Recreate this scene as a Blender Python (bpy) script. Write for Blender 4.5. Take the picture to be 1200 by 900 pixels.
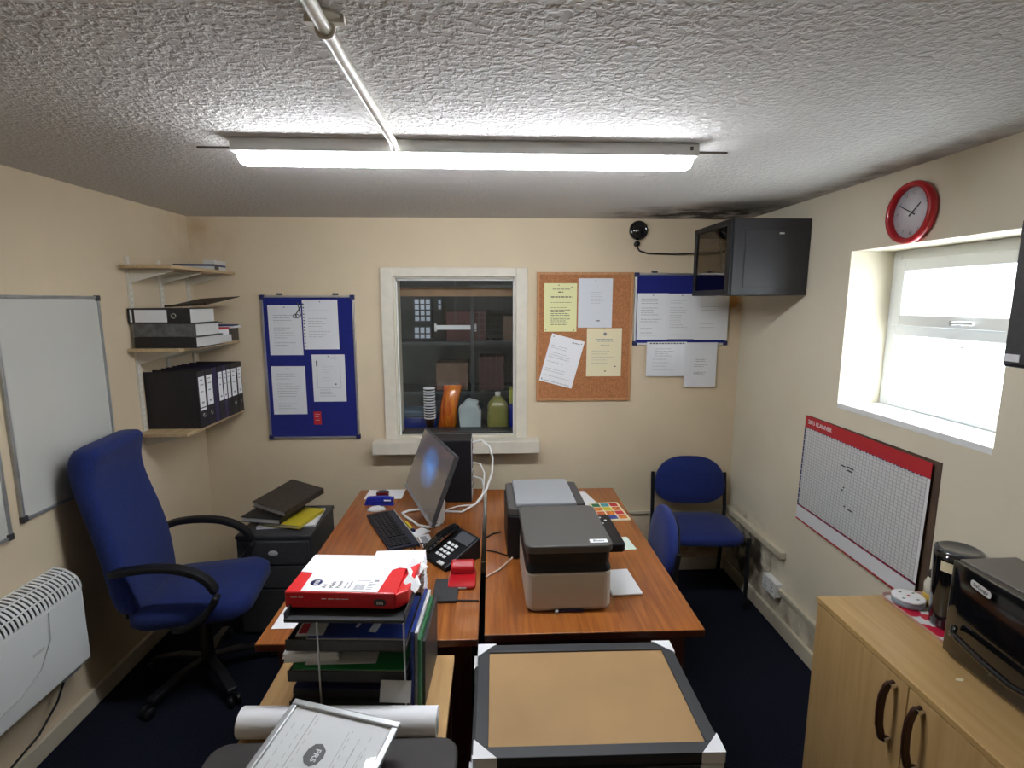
import bpy, math, random
from mathutils import Vector, Matrix, Euler
for _o in list(bpy.data.objects):
    bpy.data.objects.remove(_o)
SC = bpy.context.scene
COL = SC.collection
R = math.radians
PI = math.pi
random.seed(7)

# ------------------------------------------------------------------ camera
cd = bpy.data.cameras.new('camera')
cd.sensor_width = 36.0
cd.lens = 624.4 / 1200 * 36.0
cd.clip_start = 0.02
cam = bpy.data.objects.new('camera', cd)
COL.objects.link(cam)
cam.location = (0, 0, 1.9)
cam.rotation_euler = (PI / 2 - 0.154, 0, -0.039)
SC.camera = cam

# ------------------------------------------------------------------ colour
SC.view_settings.view_transform = 'Standard'
SC.view_settings.look = 'None'
SC.view_settings.exposure = 2.8
SC.view_settings.gamma = 1.0
SC.view_settings.use_curve_mapping = False

# ------------------------------------------------------------------ world, daylight outside the window
W = bpy.data.worlds.new('overcast_sky')
SC.world = W
W.use_nodes = True
bg = W.node_tree.nodes['Background']
bg.inputs[0].default_value = (0.86, 0.93, 1.0, 1)
bg.inputs[1].default_value = 2.2
LAMP_E = 12.0          # strength of the tube's diffuser
STORE_W = 0.3          # added storeroom fill light, watts

# room limits
XL, XR, YB, YF, ZC = -1.903, 1.672, 3.532, -1.3, 2.426
DK = 0.729

# window portal
pl = bpy.data.lights.new('window_portal', 'AREA')
pl.shape = 'RECTANGLE'; pl.size = 0.85; pl.size_y = 0.75
pl.cycles.is_portal = True
po = bpy.data.objects.new('window_portal', pl); COL.objects.link(po)
po.location = (XR + 0.32, 2.06, 1.76); po.rotation_euler = (0, R(90), 0)

# ------------------------------------------------------------------ materials
def mat(name, col, rough=0.5, metal=0.0, spec=0.5, coat=0.0, bump=None, vary=None, emit=None, trans=0.0, sheen=0.0):
    m = bpy.data.materials.new(name); m.use_nodes = True
    nt = m.node_tree; b = nt.nodes['Principled BSDF']
    b.inputs['Base Color'].default_value = (*col, 1)
    b.inputs['Roughness'].default_value = rough
    b.inputs['Metallic'].default_value = metal
    b.inputs['Specular IOR Level'].default_value = spec
    b.inputs['Coat Weight'].default_value = coat
    b.inputs['Coat Roughness'].default_value = 0.08
    b.inputs['Transmission Weight'].default_value = trans
    b.inputs['Sheen Weight'].default_value = sheen
    if emit:
        b.inputs['Emission Color'].default_value = (*emit[0], 1)
        b.inputs['Emission Strength'].default_value = emit[1]
    tc = nt.nodes.new('ShaderNodeTexCoord')
    if vary:                       # (scale, amount) mottled tone
        n = nt.nodes.new('ShaderNodeTexNoise'); n.inputs['Scale'].default_value = vary[0]; n.inputs['Detail'].default_value = 5
        nt.links.new(tc.outputs['Object'], n.inputs['Vector'])
        mx = nt.nodes.new('ShaderNodeMix'); mx.data_type = 'RGBA'
        a = vary[1]
        mx.inputs['A'].default_value = (*[c * (1 - a) for c in col], 1)
        mx.inputs['B'].default_value = (*[min(1, c * (1 + a)) for c in col], 1)
        mr = nt.nodes.new('ShaderNodeMapRange'); mr.inputs['From Min'].default_value = .3; mr.inputs['From Max'].default_value = .7
        nt.links.new(n.outputs['Fac'], mr.inputs['Value'])
        nt.links.new(mr.outputs['Result'], mx.inputs['Factor'])
        nt.links.new(mx.outputs['Result'], b.inputs['Base Color'])
    if bump:                       # (scale, strength, distance)
        n = nt.nodes.new('ShaderNodeTexNoise'); n.inputs['Scale'].default_value = bump[0]; n.inputs['Detail'].default_value = 3
        nt.links.new(tc.outputs['Object'], n.inputs['Vector'])
        bp = nt.nodes.new('ShaderNodeBump'); bp.inputs['Strength'].default_value = bump[1]; bp.inputs['Distance'].default_value = bump[2]
        nt.links.new(n.outputs['Fac'], bp.inputs['Height'])
        nt.links.new(bp.outputs['Normal'], b.inputs['Normal'])
    return m

def wood(name, dark, light, axis='Y', rough=0.35, scale=1.0, coat=0.15):
    m = mat(name, light, rough, coat=coat)
    nt = m.node_tree; b = nt.nodes['Principled BSDF']
    tc = nt.nodes.new('ShaderNodeTexCoord'); mp = nt.nodes.new('ShaderNodeMapping')
    s = {'X': (1.2, 22, 22), 'Y': (22, 1.2, 22), 'Z': (22, 22, 1.2)}[axis]
    mp.inputs['Scale'].default_value = [q * scale for q in s]
    nt.links.new(tc.outputs['Object'], mp.inputs['Vector'])
    n = nt.nodes.new('ShaderNodeTexNoise'); n.inputs['Scale'].default_value = 2.2; n.inputs['Detail'].default_value = 8
    n.inputs['Roughness'].default_value = .62; n.inputs['Distortion'].default_value = .35
    nt.links.new(mp.outputs['Vector'], n.inputs['Vector'])
    cr = nt.nodes.new('ShaderNodeValToRGB')
    cr.color_ramp.elements[0].position = .33; cr.color_ramp.elements[0].color = (*dark, 1)
    cr.color_ramp.elements[1].position = .66; cr.color_ramp.elements[1].color = (*light, 1)
    nt.links.new(n.outputs['Fac'], cr.inputs['Fac'])
    nt.links.new(cr.outputs['Color'], b.inputs['Base Color'])
    return m

M = {}
M['wall'] = mat('cream_wall_paint', (.68, .56, .39), .75, bump=(9, .25, .01), vary=(1.6, .06))
M['wall_lit'] = mat('cream_wall_paint_lit', (.73, .665, .52), .75, bump=(9, .25, .01), vary=(1.6, .05))  # lit copy of the cream paint: light on this wall put into colour
M['ceiling'] = mat('stippled_ceiling', (.60, .575, .55), .85)
def _ceil(m):
    nt = m.node_tree; b = nt.nodes['Principled BSDF']
    tc = nt.nodes.new('ShaderNodeTexCoord')
    v = nt.nodes.new('ShaderNodeTexNoise'); v.inputs['Scale'].default_value = 62; v.inputs['Detail'].default_value = 2.5; v.inputs['Distortion'].default_value = .3
    nt.links.new(tc.outputs['Object'], v.inputs['Vector'])
    mr = nt.nodes.new('ShaderNodeMapRange'); mr.inputs['From Min'].default_value = .42; mr.inputs['From Max'].default_value = .68
    nt.links.new(v.outputs['Fac'], mr.inputs['Value'])
    bp = nt.nodes.new('ShaderNodeBump'); bp.inputs['Strength'].default_value = 1.0; bp.inputs['Distance'].default_value = .0034
    nt.links.new(mr.outputs['Result'], bp.inputs['Height']); nt.links.new(bp.outputs['Normal'], b.inputs['Normal'])
_ceil(M['ceiling'])
def stain(m, centre, radii, col, k, sc):
    nt = m.node_tree; b = nt.nodes['Principled BSDF']; tc = nt.nodes.new('ShaderNodeTexCoord'); mp = nt.nodes.new('ShaderNodeMapping')
    mp.inputs['Location'].default_value = [-c / q for c, q in zip(centre, radii)]; mp.inputs['Scale'].default_value = [1 / q for q in radii]
    nt.links.new(tc.outputs['Object'], mp.inputs['Vector'])
    g = nt.nodes.new('ShaderNodeTexGradient'); g.gradient_type = 'SPHERICAL'; nt.links.new(mp.outputs['Vector'], g.inputs['Vector'])
    n = nt.nodes.new('ShaderNodeTexNoise'); n.inputs['Scale'].default_value = sc; n.inputs['Detail'].default_value = 6; nt.links.new(tc.outputs['Object'], n.inputs['Vector'])
    mr = nt.nodes.new('ShaderNodeMapRange'); mr.inputs['From Min'].default_value = .38; mr.inputs['From Max'].default_value = .68; nt.links.new(n.outputs['Fac'], mr.inputs['Value'])
    a = nt.nodes.new('ShaderNodeMath'); a.operation = 'MULTIPLY'; nt.links.new(g.outputs['Fac'], a.inputs[0]); nt.links.new(mr.outputs['Result'], a.inputs[1])
    c = nt.nodes.new('ShaderNodeMath'); c.operation = 'MULTIPLY'; c.inputs[1].default_value = k; c.use_clamp = True; nt.links.new(a.outputs[0], c.inputs[0])
    mx = nt.nodes.new('ShaderNodeMix'); mx.data_type = 'RGBA'; mx.inputs['B'].default_value = (*col, 1); nt.links.new(c.outputs[0], mx.inputs['Factor'])
    lk = b.inputs['Base Color'].links
    if lk: nt.links.new(lk[0].from_socket, mx.inputs['A'])
    else: mx.inputs['A'].default_value = b.inputs['Base Color'].default_value
    nt.links.new(mx.outputs['Result'], b.inputs['Base Color'])
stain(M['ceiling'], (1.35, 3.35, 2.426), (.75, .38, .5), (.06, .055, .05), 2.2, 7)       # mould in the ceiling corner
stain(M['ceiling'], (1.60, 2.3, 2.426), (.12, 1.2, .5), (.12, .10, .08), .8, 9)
stain(M['wall_lit'], (1.672, 3.22, .28), (.3, .42, .30), (.10, .08, .055), 2.6, 8)         # grime low in the corner
stain(M['wall_lit'], (1.672, 2.75, .12), (.3, .7, .18), (.22, .17, .11), 1.0, 10)
stain(M['wall'], (1.60, 3.532, 1.86), (.10, .3, .14), (.40, .20, .06), 2.2, 6)          # rusty mark under the rack
stain(M['wall'], (1.35, 3.532, .2), (.4, .3, .2), (.30, .18, .08), 1.8, 8)
stain(M['wall'], (-1.80, 3.532, 2.35), (.25, .4, .25), (.45, .24, .10), .6, 6)
M['carpet'] = mat('navy_carpet', (.010, .012, .022), .95, spec=.1, bump=(260, .9, .006), vary=(180, .5))
M['paint'] = mat('white_gloss_paint', (.70, .66, .57), .4, vary=(6, .05))
M['skirt'] = mat('cream_gloss_skirting', (.60, .54, .41), .4, vary=(5, .08))
M['white'] = mat('white_plastic', (.78, .78, .76), .4)
M['upvc'] = mat('white_upvc', (.80, .82, .82), .3)
M['white_metal'] = mat('white_enamel', (.72, .73, .72), .35)
M['paper'] = mat('white_paper', (.74, .75, .77), .7)
M['paper2'] = mat('bright_white_paper', (.84, .84, .86), .6)
M['yellow_paper'] = mat('pale_yellow_paper', (.78, .76, .40), .7)
M['cream_paper'] = mat('cream_paper', (.80, .71, .47), .7)
M['green_paper'] = mat('pale_green_paper', (.62, .72, .62), .7)
M['wallet'] = mat('clear_plastic_over_paper', (.72, .74, .78), .22, coat=.9, bump=(7, .35, .02))
M['ink'] = mat('grey_print', (.30, .30, .32), .8)
M['ink2'] = mat('dark_print', (.06, .06, .07), .8)
M['blackp'] = mat('black_plastic', (.009, .009, .011), .42, spec=.3)
M['blackg'] = mat('gloss_black_plastic', (.006, .006, .007), .10, coat=.5)
M['charcoal'] = mat('charcoal_plastic', (.045, .045, .048), .45, vary=(60, .15))
M['rackblk'] = mat('black_powder_coated_steel', (.022, .021, .024), .45)
M['dgrey'] = mat('dark_grey_lid', (.075, .072, .068), .42, bump=(300, .2, .002))
M['mgrey'] = mat('mid_grey_plastic', (.27, .28, .29), .45)
M['lgrey'] = mat('light_grey_plastic', (.55, .55, .54), .45)
M['alu'] = mat('aluminium', (.62, .62, .62), .35, metal=.9)
M['silver'] = mat('brushed_silver_frame', (.42, .43, .43), .38, metal=.6, vary=(20, .12))
M['chrome'] = mat('chrome', (.7, .7, .7), .15, metal=1)
M['bluefelt'] = mat('royal_blue_felt', (.004, .010, .17), .95, sheen=.3, bump=(400, .4, .002), vary=(60, .12))
M['bluefab'] = mat('blue_woven_fabric', (.003, .016, .125), .9, sheen=.08, bump=(350, .6, .003), vary=(90, .3))
M['bluefab2'] = mat('royal_blue_woven_fabric', (.003, .015, .13), .9, sheen=.08, bump=(350, .6, .003), vary=(90, .25))
M['cork'] = mat('cork', (.42, .17, .065), .85, bump=(120, .5, .004), vary=(110, .28))
M['corkframe'] = wood('oak_board_edging', (.42, .2, .08), (.55, .27, .11), 'Z', .5)
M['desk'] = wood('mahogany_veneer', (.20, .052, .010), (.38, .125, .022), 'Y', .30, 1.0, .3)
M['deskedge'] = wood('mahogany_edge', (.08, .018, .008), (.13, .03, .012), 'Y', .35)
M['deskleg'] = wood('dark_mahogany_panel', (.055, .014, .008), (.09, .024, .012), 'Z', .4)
M['beech'] = wood('beech_laminate', (.47, .295, .115), (.58, .375, .165), 'Y', .26, .6, .25)
M['beechv'] = wood('beech_laminate_upright', (.47, .295, .115), (.58, .375, .165), 'Z', .38, .6, .1)
M['shelfw'] = wood('raw_shelf_board', (.42, .30, .16), (.56, .42, .24), 'Y', .6, .8, 0)
M['pine'] = wood('pine_board', (.55, .32, .13), (.66, .42, .18), 'Y', .45, .8, .05)
M['mdf'] = mat('brown_hardboard', (.36, .215, .09), .7, vary=(3.5, .10), bump=(90, .15, .002))
M['frameblk'] = mat('black_stained_frame', (.032, .034, .038), .5, bump=(80, .2, .002))
M['card'] = mat('white_card_corner', (.80, .80, .82), .6)
M['red'] = mat('red_plastic', (.45, .008, .015), .3, coat=.3)
M['redp'] = mat('red_wrapper', (.72, .018, .025), .35, coat=.25, bump=(14, .3, .01))
M['redprint'] = mat('red_print', (.50, .02, .03), .55)
M['blue'] = mat('blue_plastic', (.008, .02, .30), .35)
M['navy'] = mat('navy_print', (.012, .016, .10), .5)
M['bluebook'] = mat('blue_cover', (.012, .035, .23), .35)
M['green'] = mat('green_folder', (.012, .24, .055), .45)
M['greendk'] = mat('green_cover', (.02, .14, .05), .5)
M['yellow'] = mat('yellow_folder', (.62, .50, .03), .5)
M['orange'] = wood('orange_red_foil', (.42, .02, .01), (.80, .26, .02), 'Z', .25, .5, .6)
M['bindblk'] = mat('black_mottled_binder', (.014, .012, .014), .5, vary=(130, .5))
M['bindpur'] = mat('dark_violet_binder', (.020, .012, .06), .45)
M['bindgry'] = mat('worn_grey_binder', (.10, .10, .10), .6, vary=(40, .35))
M['brownbd'] = mat('brown_grained_board', (.05, .036, .026), .55, vary=(50, .3))
M['pages'] = mat('page_edges', (.58, .58, .56), .8, bump=(200, .5, .003))
M['jug'] = mat('olive_liquid_jug', (.24, .24, .07), .3)
M['sheet'] = mat('pale_blue_paper', (.48, .56, .57), .6, bump=(12, .6, .02))
M['crateblue'] = mat('grey_blue_crate', (.10, .15, .20), .5)
M['handle'] = mat('bronze_handle', (.055, .022, .016), .3, metal=.3)
M['steel'] = mat('grey_steel', (.05, .055, .055), .5, metal=.3)
M['cardboard'] = mat('brown_cardboard', (.09, .055, .035), .8, vary=(8, .3))
M['cardboard2'] = mat('dark_red_carton', (.045, .014, .012), .7, vary=(8, .3))
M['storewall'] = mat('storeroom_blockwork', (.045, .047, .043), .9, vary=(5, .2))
M['whiteboard'] = mat('whiteboard_enamel', (.60, .595, .55), .25, vary=(2, .03))
M['clockface'] = mat('clock_face', (.66, .66, .70), .5)
M['tan'] = mat('tan_timber', (.34, .22, .13), .7, vary=(14, .12))
M['wood_int'] = mat('off_white_painted_timber', (.68, .63, .53), .5, vary=(16, .045))
M['led'] = mat('lit_diffuser', (.9, .93, 1), .5, emit=((.90, .94, 1.0), LAMP_E))
M['bottle'] = mat('cloudy_jar', (.62, .60, .50), .25, coat=.5)
M['honey'] = mat('yellow_contents', (.62, .42, .05), .3, coat=.4)
M['dirty'] = mat('grimy_cream_wall', (.66, .58, .43), .8)

def glass(name, tint, alpha_gloss=.08, rough=.02):
    m = bpy.data.materials.new(name); m.use_nodes = True; nt = m.node_tree
    nt.nodes.remove(nt.nodes['Principled BSDF']); out = nt.nodes['Material Output']
    t = nt.nodes.new('ShaderNodeBsdfTransparent'); t.inputs[0].default_value = (*tint, 1)
    g = nt.nodes.new('ShaderNodeBsdfGlossy'); g.inputs['Roughness'].default_value = rough
    lw = nt.nodes.new('ShaderNodeLayerWeight'); lw.inputs['Blend'].default_value = .5
    pw = nt.nodes.new('ShaderNodeMath'); pw.operation = 'POWER'; pw.inputs[1].default_value = 4; nt.links.new(lw.outputs['Facing'], pw.inputs[0])
    fr = nt.nodes.new('ShaderNodeMath'); fr.operation = 'MULTIPLY_ADD'; fr.inputs[1].default_value = .6; fr.inputs[2].default_value = .035; nt.links.new(pw.outputs[0], fr.inputs[0])
    mx = nt.nodes.new('ShaderNodeMixShader')
    nt.links.new(fr.outputs[0], mx.inputs[0]); nt.links.new(t.outputs[0], mx.inputs[1]); nt.links.new(g.outputs[0], mx.inputs[2])
    nt.links.new(mx.outputs[0], out.inputs[0])
    return m
M['glass'] = glass('clear_glass', (.97, .975, .97))
M['tint'] = glass('tinted_door_glass', (.55, .50, .42))

def obscure():
    m = bpy.data.materials.new('obscured_glass'); m.use_nodes = True; nt = m.node_tree
    nt.nodes.remove(nt.nodes['Principled BSDF']); out = nt.nodes['Material Output']
    t = nt.nodes.new('ShaderNodeBsdfTransparent'); t.inputs[0].default_value = (.95, .97, .97, 1)
    d = nt.nodes.new('ShaderNodeBsdfTranslucent'); d.inputs[0].default_value = (.95, .96, .97, 1)
    mx = nt.nodes.new('ShaderNodeMixShader'); mx.inputs[0].default_value = .45
    nt.links.new(t.outputs[0], mx.inputs[1]); nt.links.new(d.outputs[0], mx.inputs[2]); nt.links.new(mx.outputs[0], out.inputs[0])
    return m
M['obscure'] = obscure()

def grid_material(name, base, line, sx, sy, sz, w=.12):
    """ruled paper: thin lines in object space"""
    m = mat(name, base, .6); nt = m.node_tree; b = nt.nodes['Principled BSDF']
    tc = nt.nodes.new('ShaderNodeTexCoord'); sp = nt.nodes.new('ShaderNodeSeparateXYZ'); nt.links.new(tc.outputs['Object'], sp.inputs[0])
    prev = None
    for ax, s in (('X', sx), ('Y', sy), ('Z', sz)):
        if not s: continue
        a = nt.nodes.new('ShaderNodeMath'); a.operation = 'MULTIPLY'; a.inputs[1].default_value = s; nt.links.new(sp.outputs[ax], a.inputs[0])
        f = nt.nodes.new('ShaderNodeMath'); f.operation = 'FRACT'; nt.links.new(a.outputs[0], f.inputs[0])
        l = nt.nodes.new('ShaderNodeMath'); l.operation = 'LESS_THAN'; l.inputs[1].default_value = w; nt.links.new(f.outputs[0], l.inputs[0])
        if prev is None: prev = l
        else:
            q = nt.nodes.new('ShaderNodeMath'); q.operation = 'MAXIMUM'; nt.links.new(prev.outputs[0], q.inputs[0]); nt.links.new(l.outputs[0], q.inputs[1]); prev = q
    mx = nt.nodes.new('ShaderNodeMix'); mx.data_type = 'RGBA'
    mx.inputs['A'].default_value = (*base, 1); mx.inputs['B'].default_value = (*line, 1)
    nt.links.new(prev.outputs[0], mx.inputs['Factor']); nt.links.new(mx.outputs['Result'], b.inputs['Base Color'])
    return m
M['planner'] = grid_material('planner_grid_print', (.62, .63, .63), (.38, .39, .41), 48, 62, 0, .16)
M['mesh'] = None

def blob_material(name, base, col, scale, thr):
    m = mat(name, base, .35, coat=.3); nt = m.node_tree; b = nt.nodes['Principled BSDF']
    tc = nt.nodes.new('ShaderNodeTexCoord'); v = nt.nodes.new('ShaderNodeTexVoronoi'); v.inputs['Scale'].default_value = scale
    nt.links.new(tc.outputs['Object'], v.inputs['Vector'])
    l = nt.nodes.new('ShaderNodeMath'); l.operation = 'LESS_THAN'; l.inputs[1].default_value = thr; nt.links.new(v.outputs['Distance'], l.inputs[0])
    mx = nt.nodes.new('ShaderNodeMix'); mx.data_type = 'RGBA'; mx.inputs['A'].default_value = (*base, 1); mx.inputs['B'].default_value = (*col, 1)
    nt.links.new(l.outputs[0], mx.inputs['Factor']); nt.links.new(mx.outputs['Result'], b.inputs['Base Color'])
    return m
M['floral'] = blob_material('poppy_print', (.74, .72, .72), (.62, .01, .05), 13, .5)

def screen_material():
    """switched-on display: dark desktop picture with a blue light shape"""
    m = mat('lit_screen', (.016, .012, .010), .14, coat=.2); nt = m.node_tree; b = nt.nodes['Principled BSDF']
    tc = nt.nodes.new('ShaderNodeTexCoord'); mp = nt.nodes.new('ShaderNodeMapping')
    mp.inputs['Location'].default_value = (-.30 / .17, 0, -.20 / .11); mp.inputs['Scale'].default_value = (1 / .17, 0, 1 / .11)
    nt.links.new(tc.outputs['Object'], mp.inputs['Vector'])
    g = nt.nodes.new('ShaderNodeTexGradient'); g.gradient_type = 'SPHERICAL'; nt.links.new(mp.outputs['Vector'], g.inputs['Vector'])
    n = nt.nodes.new('ShaderNodeTexNoise'); n.inputs['Scale'].default_value = 9; nt.links.new(tc.outputs['Object'], n.inputs['Vector'])
    a = nt.nodes.new('ShaderNodeMath'); a.operation = 'MULTIPLY'; nt.links.new(g.outputs['Fac'], a.inputs[0]); nt.links.new(n.outputs['Fac'], a.inputs[1])
    mx = nt.nodes.new('ShaderNodeMix'); mx.data_type = 'RGBA'; mx.inputs['A'].default_value = (.012, .010, .009, 1); mx.inputs['B'].default_value = (.014, .055, .15, 1)
    nt.links.new(a.outputs[0], mx.inputs['Factor']); nt.links.new(mx.outputs['Result'], b.inputs['Emission Color'])
    b.inputs['Emission Strength'].default_value = 1.0
    return m
M['screen'] = screen_material()

# ------------------------------------------------------------------ mesh builder
I4 = Matrix.Identity(4)
def frame(o, u, v):
    u = Vector(u).normalized(); v = Vector(v).normalized(); n = u.cross(v)
    m = Matrix((u, v, n)).transposed().to_4x4(); m.translation = Vector(o); return m
def rz(a, loc=(0, 0, 0)):
    return Matrix.Translation(loc) @ Matrix.Rotation(a, 4, 'Z')

class MB:
    def __init__(s): s.v = []; s.f = []; s.m = []; s.s = []
    def add(s, vs, fs, mi=0, sm=False, T=None):
        b = len(s.v)
        for p in vs:
            p = Vector(p)
            if T is not None: p = T @ p
            s.v.append(tuple(p))
        for k, f in enumerate(fs):
            s.f.append([b + i for i in f]); s.m.append(mi); s.s.append(sm if isinstance(sm, bool) else sm[k])
        return s
    def box(s, x0, x1, y0, y1, z0, z1, mi=0, T=None):
        if x0 > x1: x0, x1 = x1, x0
        if y0 > y1: y0, y1 = y1, y0
        if z0 > z1: z0, z1 = z1, z0
        vs = [(x0, y0, z0), (x1, y0, z0), (x1, y1, z0), (x0, y1, z0), (x0, y0, z1), (x1, y0, z1), (x1, y1, z1), (x0, y1, z1)]
        return s.add(vs, [(0, 3, 2, 1), (4, 5, 6, 7), (0, 1, 5, 4), (1, 2, 6, 5), (2, 3, 7, 6), (3, 0, 4, 7)], mi, False, T)
    def prism(s, pts, z0, z1, mi=0, T=None, smooth=False):
        n = len(pts)
        vs = [(p[0], p[1], z0) for p in pts] + [(p[0], p[1], z1) for p in pts]
        fs = [tuple(range(n - 1, -1, -1)), tuple(range(n, 2 * n))]
        sm = [False, False]
        for i in range(n):
            j = (i + 1) % n; fs.append((i, j, n + j, n + i)); sm.append(smooth)
        return s.add(vs, fs, mi, sm, T)
    def loft(s, rings, mi=0, T=None, smooth=True, close=True, caps=True):
        n = len(rings[0]); vs = [p for r in rings for p in r]; fs = []; sm = []
        for k in range(len(rings) - 1):
            for i in range(n if close else n - 1):
                j = (i + 1) % n
                fs.append((k * n + i, k * n + j, (k + 1) * n + j, (k + 1) * n + i)); sm.append(smooth)
        if caps:
            fs.append(tuple(range(n - 1, -1, -1))); sm.append(smooth)
            fs.append(tuple((len(rings) - 1) * n + i for i in range(n))); sm.append(smooth)
        return s.add(vs, fs, mi, sm, T)
    def tube(s, pts, r, seg=8, mi=0, T=None, closed=False):
        P = [Vector(p) for p in pts]; rings = []
        if closed: P = P + [P[0]]
        up = None
        for i, p in enumerate(P):
            a = P[max(0, i - 1)]; b = P[min(len(P) - 1, i + 1)]
            if closed and i in (0, len(P) - 1): a = P[-2]; b = P[1]
            t = (b - a).normalized()
            if up is None: up = Vector((0, 0, 1)) if abs(t.z) < .9 else Vector((1, 0, 0))
            x = t.cross(up).normalized(); y = x.cross(t).normalized(); up = y
            rr = r[i] if isinstance(r, (list, tuple)) else r
            rings.append([tuple(p + rr * (math.cos(2 * PI * k / seg) * x + math.sin(2 * PI * k / seg) * y)) for k in range(seg)])
        n = len(rings)
        b0 = len(s.f)
        s.loft(rings, mi, T, True, True, False)
        if not closed:
            s.add(rings[0], [tuple(range(seg))], mi, False, T); s.add(rings[-1], [tuple(range(seg - 1, -1, -1))], mi, False, T)
        return s
    def strip(s, pts, w, t, mi=0, T=None, up=(0, 0, 1)):
        """flat bar along a path: w sideways, t thick"""
        P = [Vector(p) for p in pts]; rings = []; up = Vector(up)
        for i, p in enumerate(P):
            d = (P[min(len(P) - 1, i + 1)] - P[max(0, i - 1)]).normalized(); x = d.cross(up).normalized(); y = x.cross(d).normalized()
            rings.append([tuple(p + x * a * w / 2 + y * b * t / 2) for a, b in ((-1, -1), (1, -1), (1, 1), (-1, 1))])
        return s.loft(rings, mi, T, False, True, True)
    def lathe(s, prof, seg=24, mi=0, T=None, caps=True):
        rings = [[(r * math.cos(2 * PI * k / seg), r * math.sin(2 * PI * k / seg), z) for k in range(seg)] for r, z in prof]
        return s.loft(rings, mi, T, True, True, caps)
    def text(s, body, size, T, mi=0, ext=.0004, align='CENTER', bold=False):
        c = bpy.data.curves.new('tmp', 'FONT'); c.body = body; c.size = size; c.extrude = ext; c.align_x = align; c.align_y = 'CENTER'
        c.resolution_u = 2
        if bold: c.offset = size * .02
        o = bpy.data.objects.new('tmp', c); COL.objects.link(o)
        bpy.context.view_layer.update()
        me = bpy.data.meshes.new_from_object(o.evaluated_get(bpy.context.evaluated_depsgraph_get()))
        s.add([v.co.copy() for v in me.vertices], [tuple(p.vertices) for p in me.polygons], mi, False, T)
        bpy.data.objects.remove(o); bpy.data.curves.remove(c); bpy.data.meshes.remove(me)
        return s
    def build(s, name, mats, parent=None, bevel=0, sub=0, loc=None, seg=2):
        me = bpy.data.meshes.new(name)
        org = Vector(loc) if loc is not None else Vector((0, 0, 0))
        me.from_pydata([tuple(Vector(v) - org) for v in s.v], [], s.f)
        if not isinstance(mats, (list, tuple)): mats = [mats]
        for m in mats: me.materials.append(M[m] if isinstance(m, str) else m)
        for p, mi, sm in zip(me.polygons, s.m, s.s): p.material_index = mi; p.use_smooth = sm
        me.update()
        o = bpy.data.objects.new(name, me); COL.objects.link(o)
        if loc is not None: o.location = org
        if parent is not None: o.parent = parent
        if bevel:
            b = o.modifiers.new('bevel', 'BEVEL'); b.width = bevel; b.segments = seg; b.limit_method = 'ANGLE'; b.angle_limit = R(40)
        if sub:
            q = o.modifiers.new('sub', 'SUBSURF'); q.levels = sub; q.render_levels = sub
        return o

def tag(o, label=None, cat=None, group=None, kind=None):
    if label: o['label'] = label
    if cat: o['category'] = cat
    if group: o['group'] = group
    if kind: o['kind'] = kind
    return o
def thing(name, label, cat, loc=(0, 0, 0), rot=0, group=None):
    o = bpy.data.objects.new(name, None); COL.objects.link(o); o.location = loc; o.rotation_euler = (0, 0, rot); o.empty_display_size = .1
    return tag(o, label, cat, group)
def struct(o): o['kind'] = 'structure'; return o
def copy_tree(o, parent=None):
    c = o.copy(); COL.objects.link(c)
    if parent: c.parent = parent
    for ch in list(o.children): copy_tree(ch, c)
    return c
def rrect(w, h, r, n=5):
    pts = []
    for cx, cy, a0 in ((w / 2 - r, h / 2 - r, 0), (-w / 2 + r, h / 2 - r, 90), (-w / 2 + r, -h / 2 + r, 180), (w / 2 - r, -h / 2 + r, 270)):
        for k in range(n + 1):
            a = R(a0 + 90 * k / n); pts.append((cx + r * math.cos(a), cy + r * math.sin(a)))
    return pts
def pad(mb, outline, t, T=None, mi=0, puff=.25, inset=.06):
    """upholstered pad: outline in local xy, thickness along z"""
    cx = sum(p[0] for p in outline) / len(outline); cy = sum(p[1] for p in outline) / len(outline)
    rings = []
    for k, z in ((.0, -.5 - puff * .3), (.55, -.5 - puff * .25), (1 - inset, -.46), (1, -.25), (1, .25), (1 - inset, .46), (.55, .5 + puff * .25), (.0, .5 + puff * .3)):
        k = max(k, .02)
        rings.append([(cx + (p[0] - cx) * k, cy + (p[1] - cy) * k, z * t) for p in outline])
    mb.loft(rings, mi, T)
    return mb

# ------------------------------------------------------------------ room shell
struct(MB().box(XL - .2, XR + .35, YF - .2, YB + .2, -.1, 0).build('floor', 'carpet'))
struct(MB().box(XL - .2, XR + .35, YF - .2, YB + .2, ZC, ZC + .1).build('ceiling', 'ceiling'))
struct(MB().box(XL - .2, XL, YF - .2, YB + .2, 0, ZC).build('wall_left', 'wall'))
struct(MB().box(XL, XR, YF - .2, YF, 0, ZC).build('wall_rear', 'wall'))
# back wall with the hatch window opening
HX0, HX1, HZ0, HZ1 = -.635, .167, .985, 2.06
b = MB()
b.box(XL, HX0, YB, YB + .2, 0, ZC); b.box(HX1, XR, YB, YB + .2, 0, ZC); b.box(HX0, HX1, YB, YB + .2, 0, HZ0); b.box(HX0, HX1, YB, YB + .2, HZ1, ZC)
struct(b.build('wall_back', 'wall'))
# right wall with deep window opening
WY0, WY1, WZ0, WZ1 = 1.66, 2.47, 1.41, 2.128
b = MB(); X2 = XR + .35
b.box(XR, X2, YF - .2, WY0, 0, ZC); b.box(XR, X2, WY1, YB + .2, 0, ZC); b.box(XR, X2, WY0, WY1, 0, WZ0); b.box(XR, X2, WY0, WY1, WZ1, ZC)
struct(b.build('wall_right', 'wall_lit'))
struct(MB().box(XR - .001, X2, WY0 + .001, WY1 - .001, WZ0 - .02, WZ0 + .006).build('trim_1', 'upvc', bevel=.003))
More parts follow.
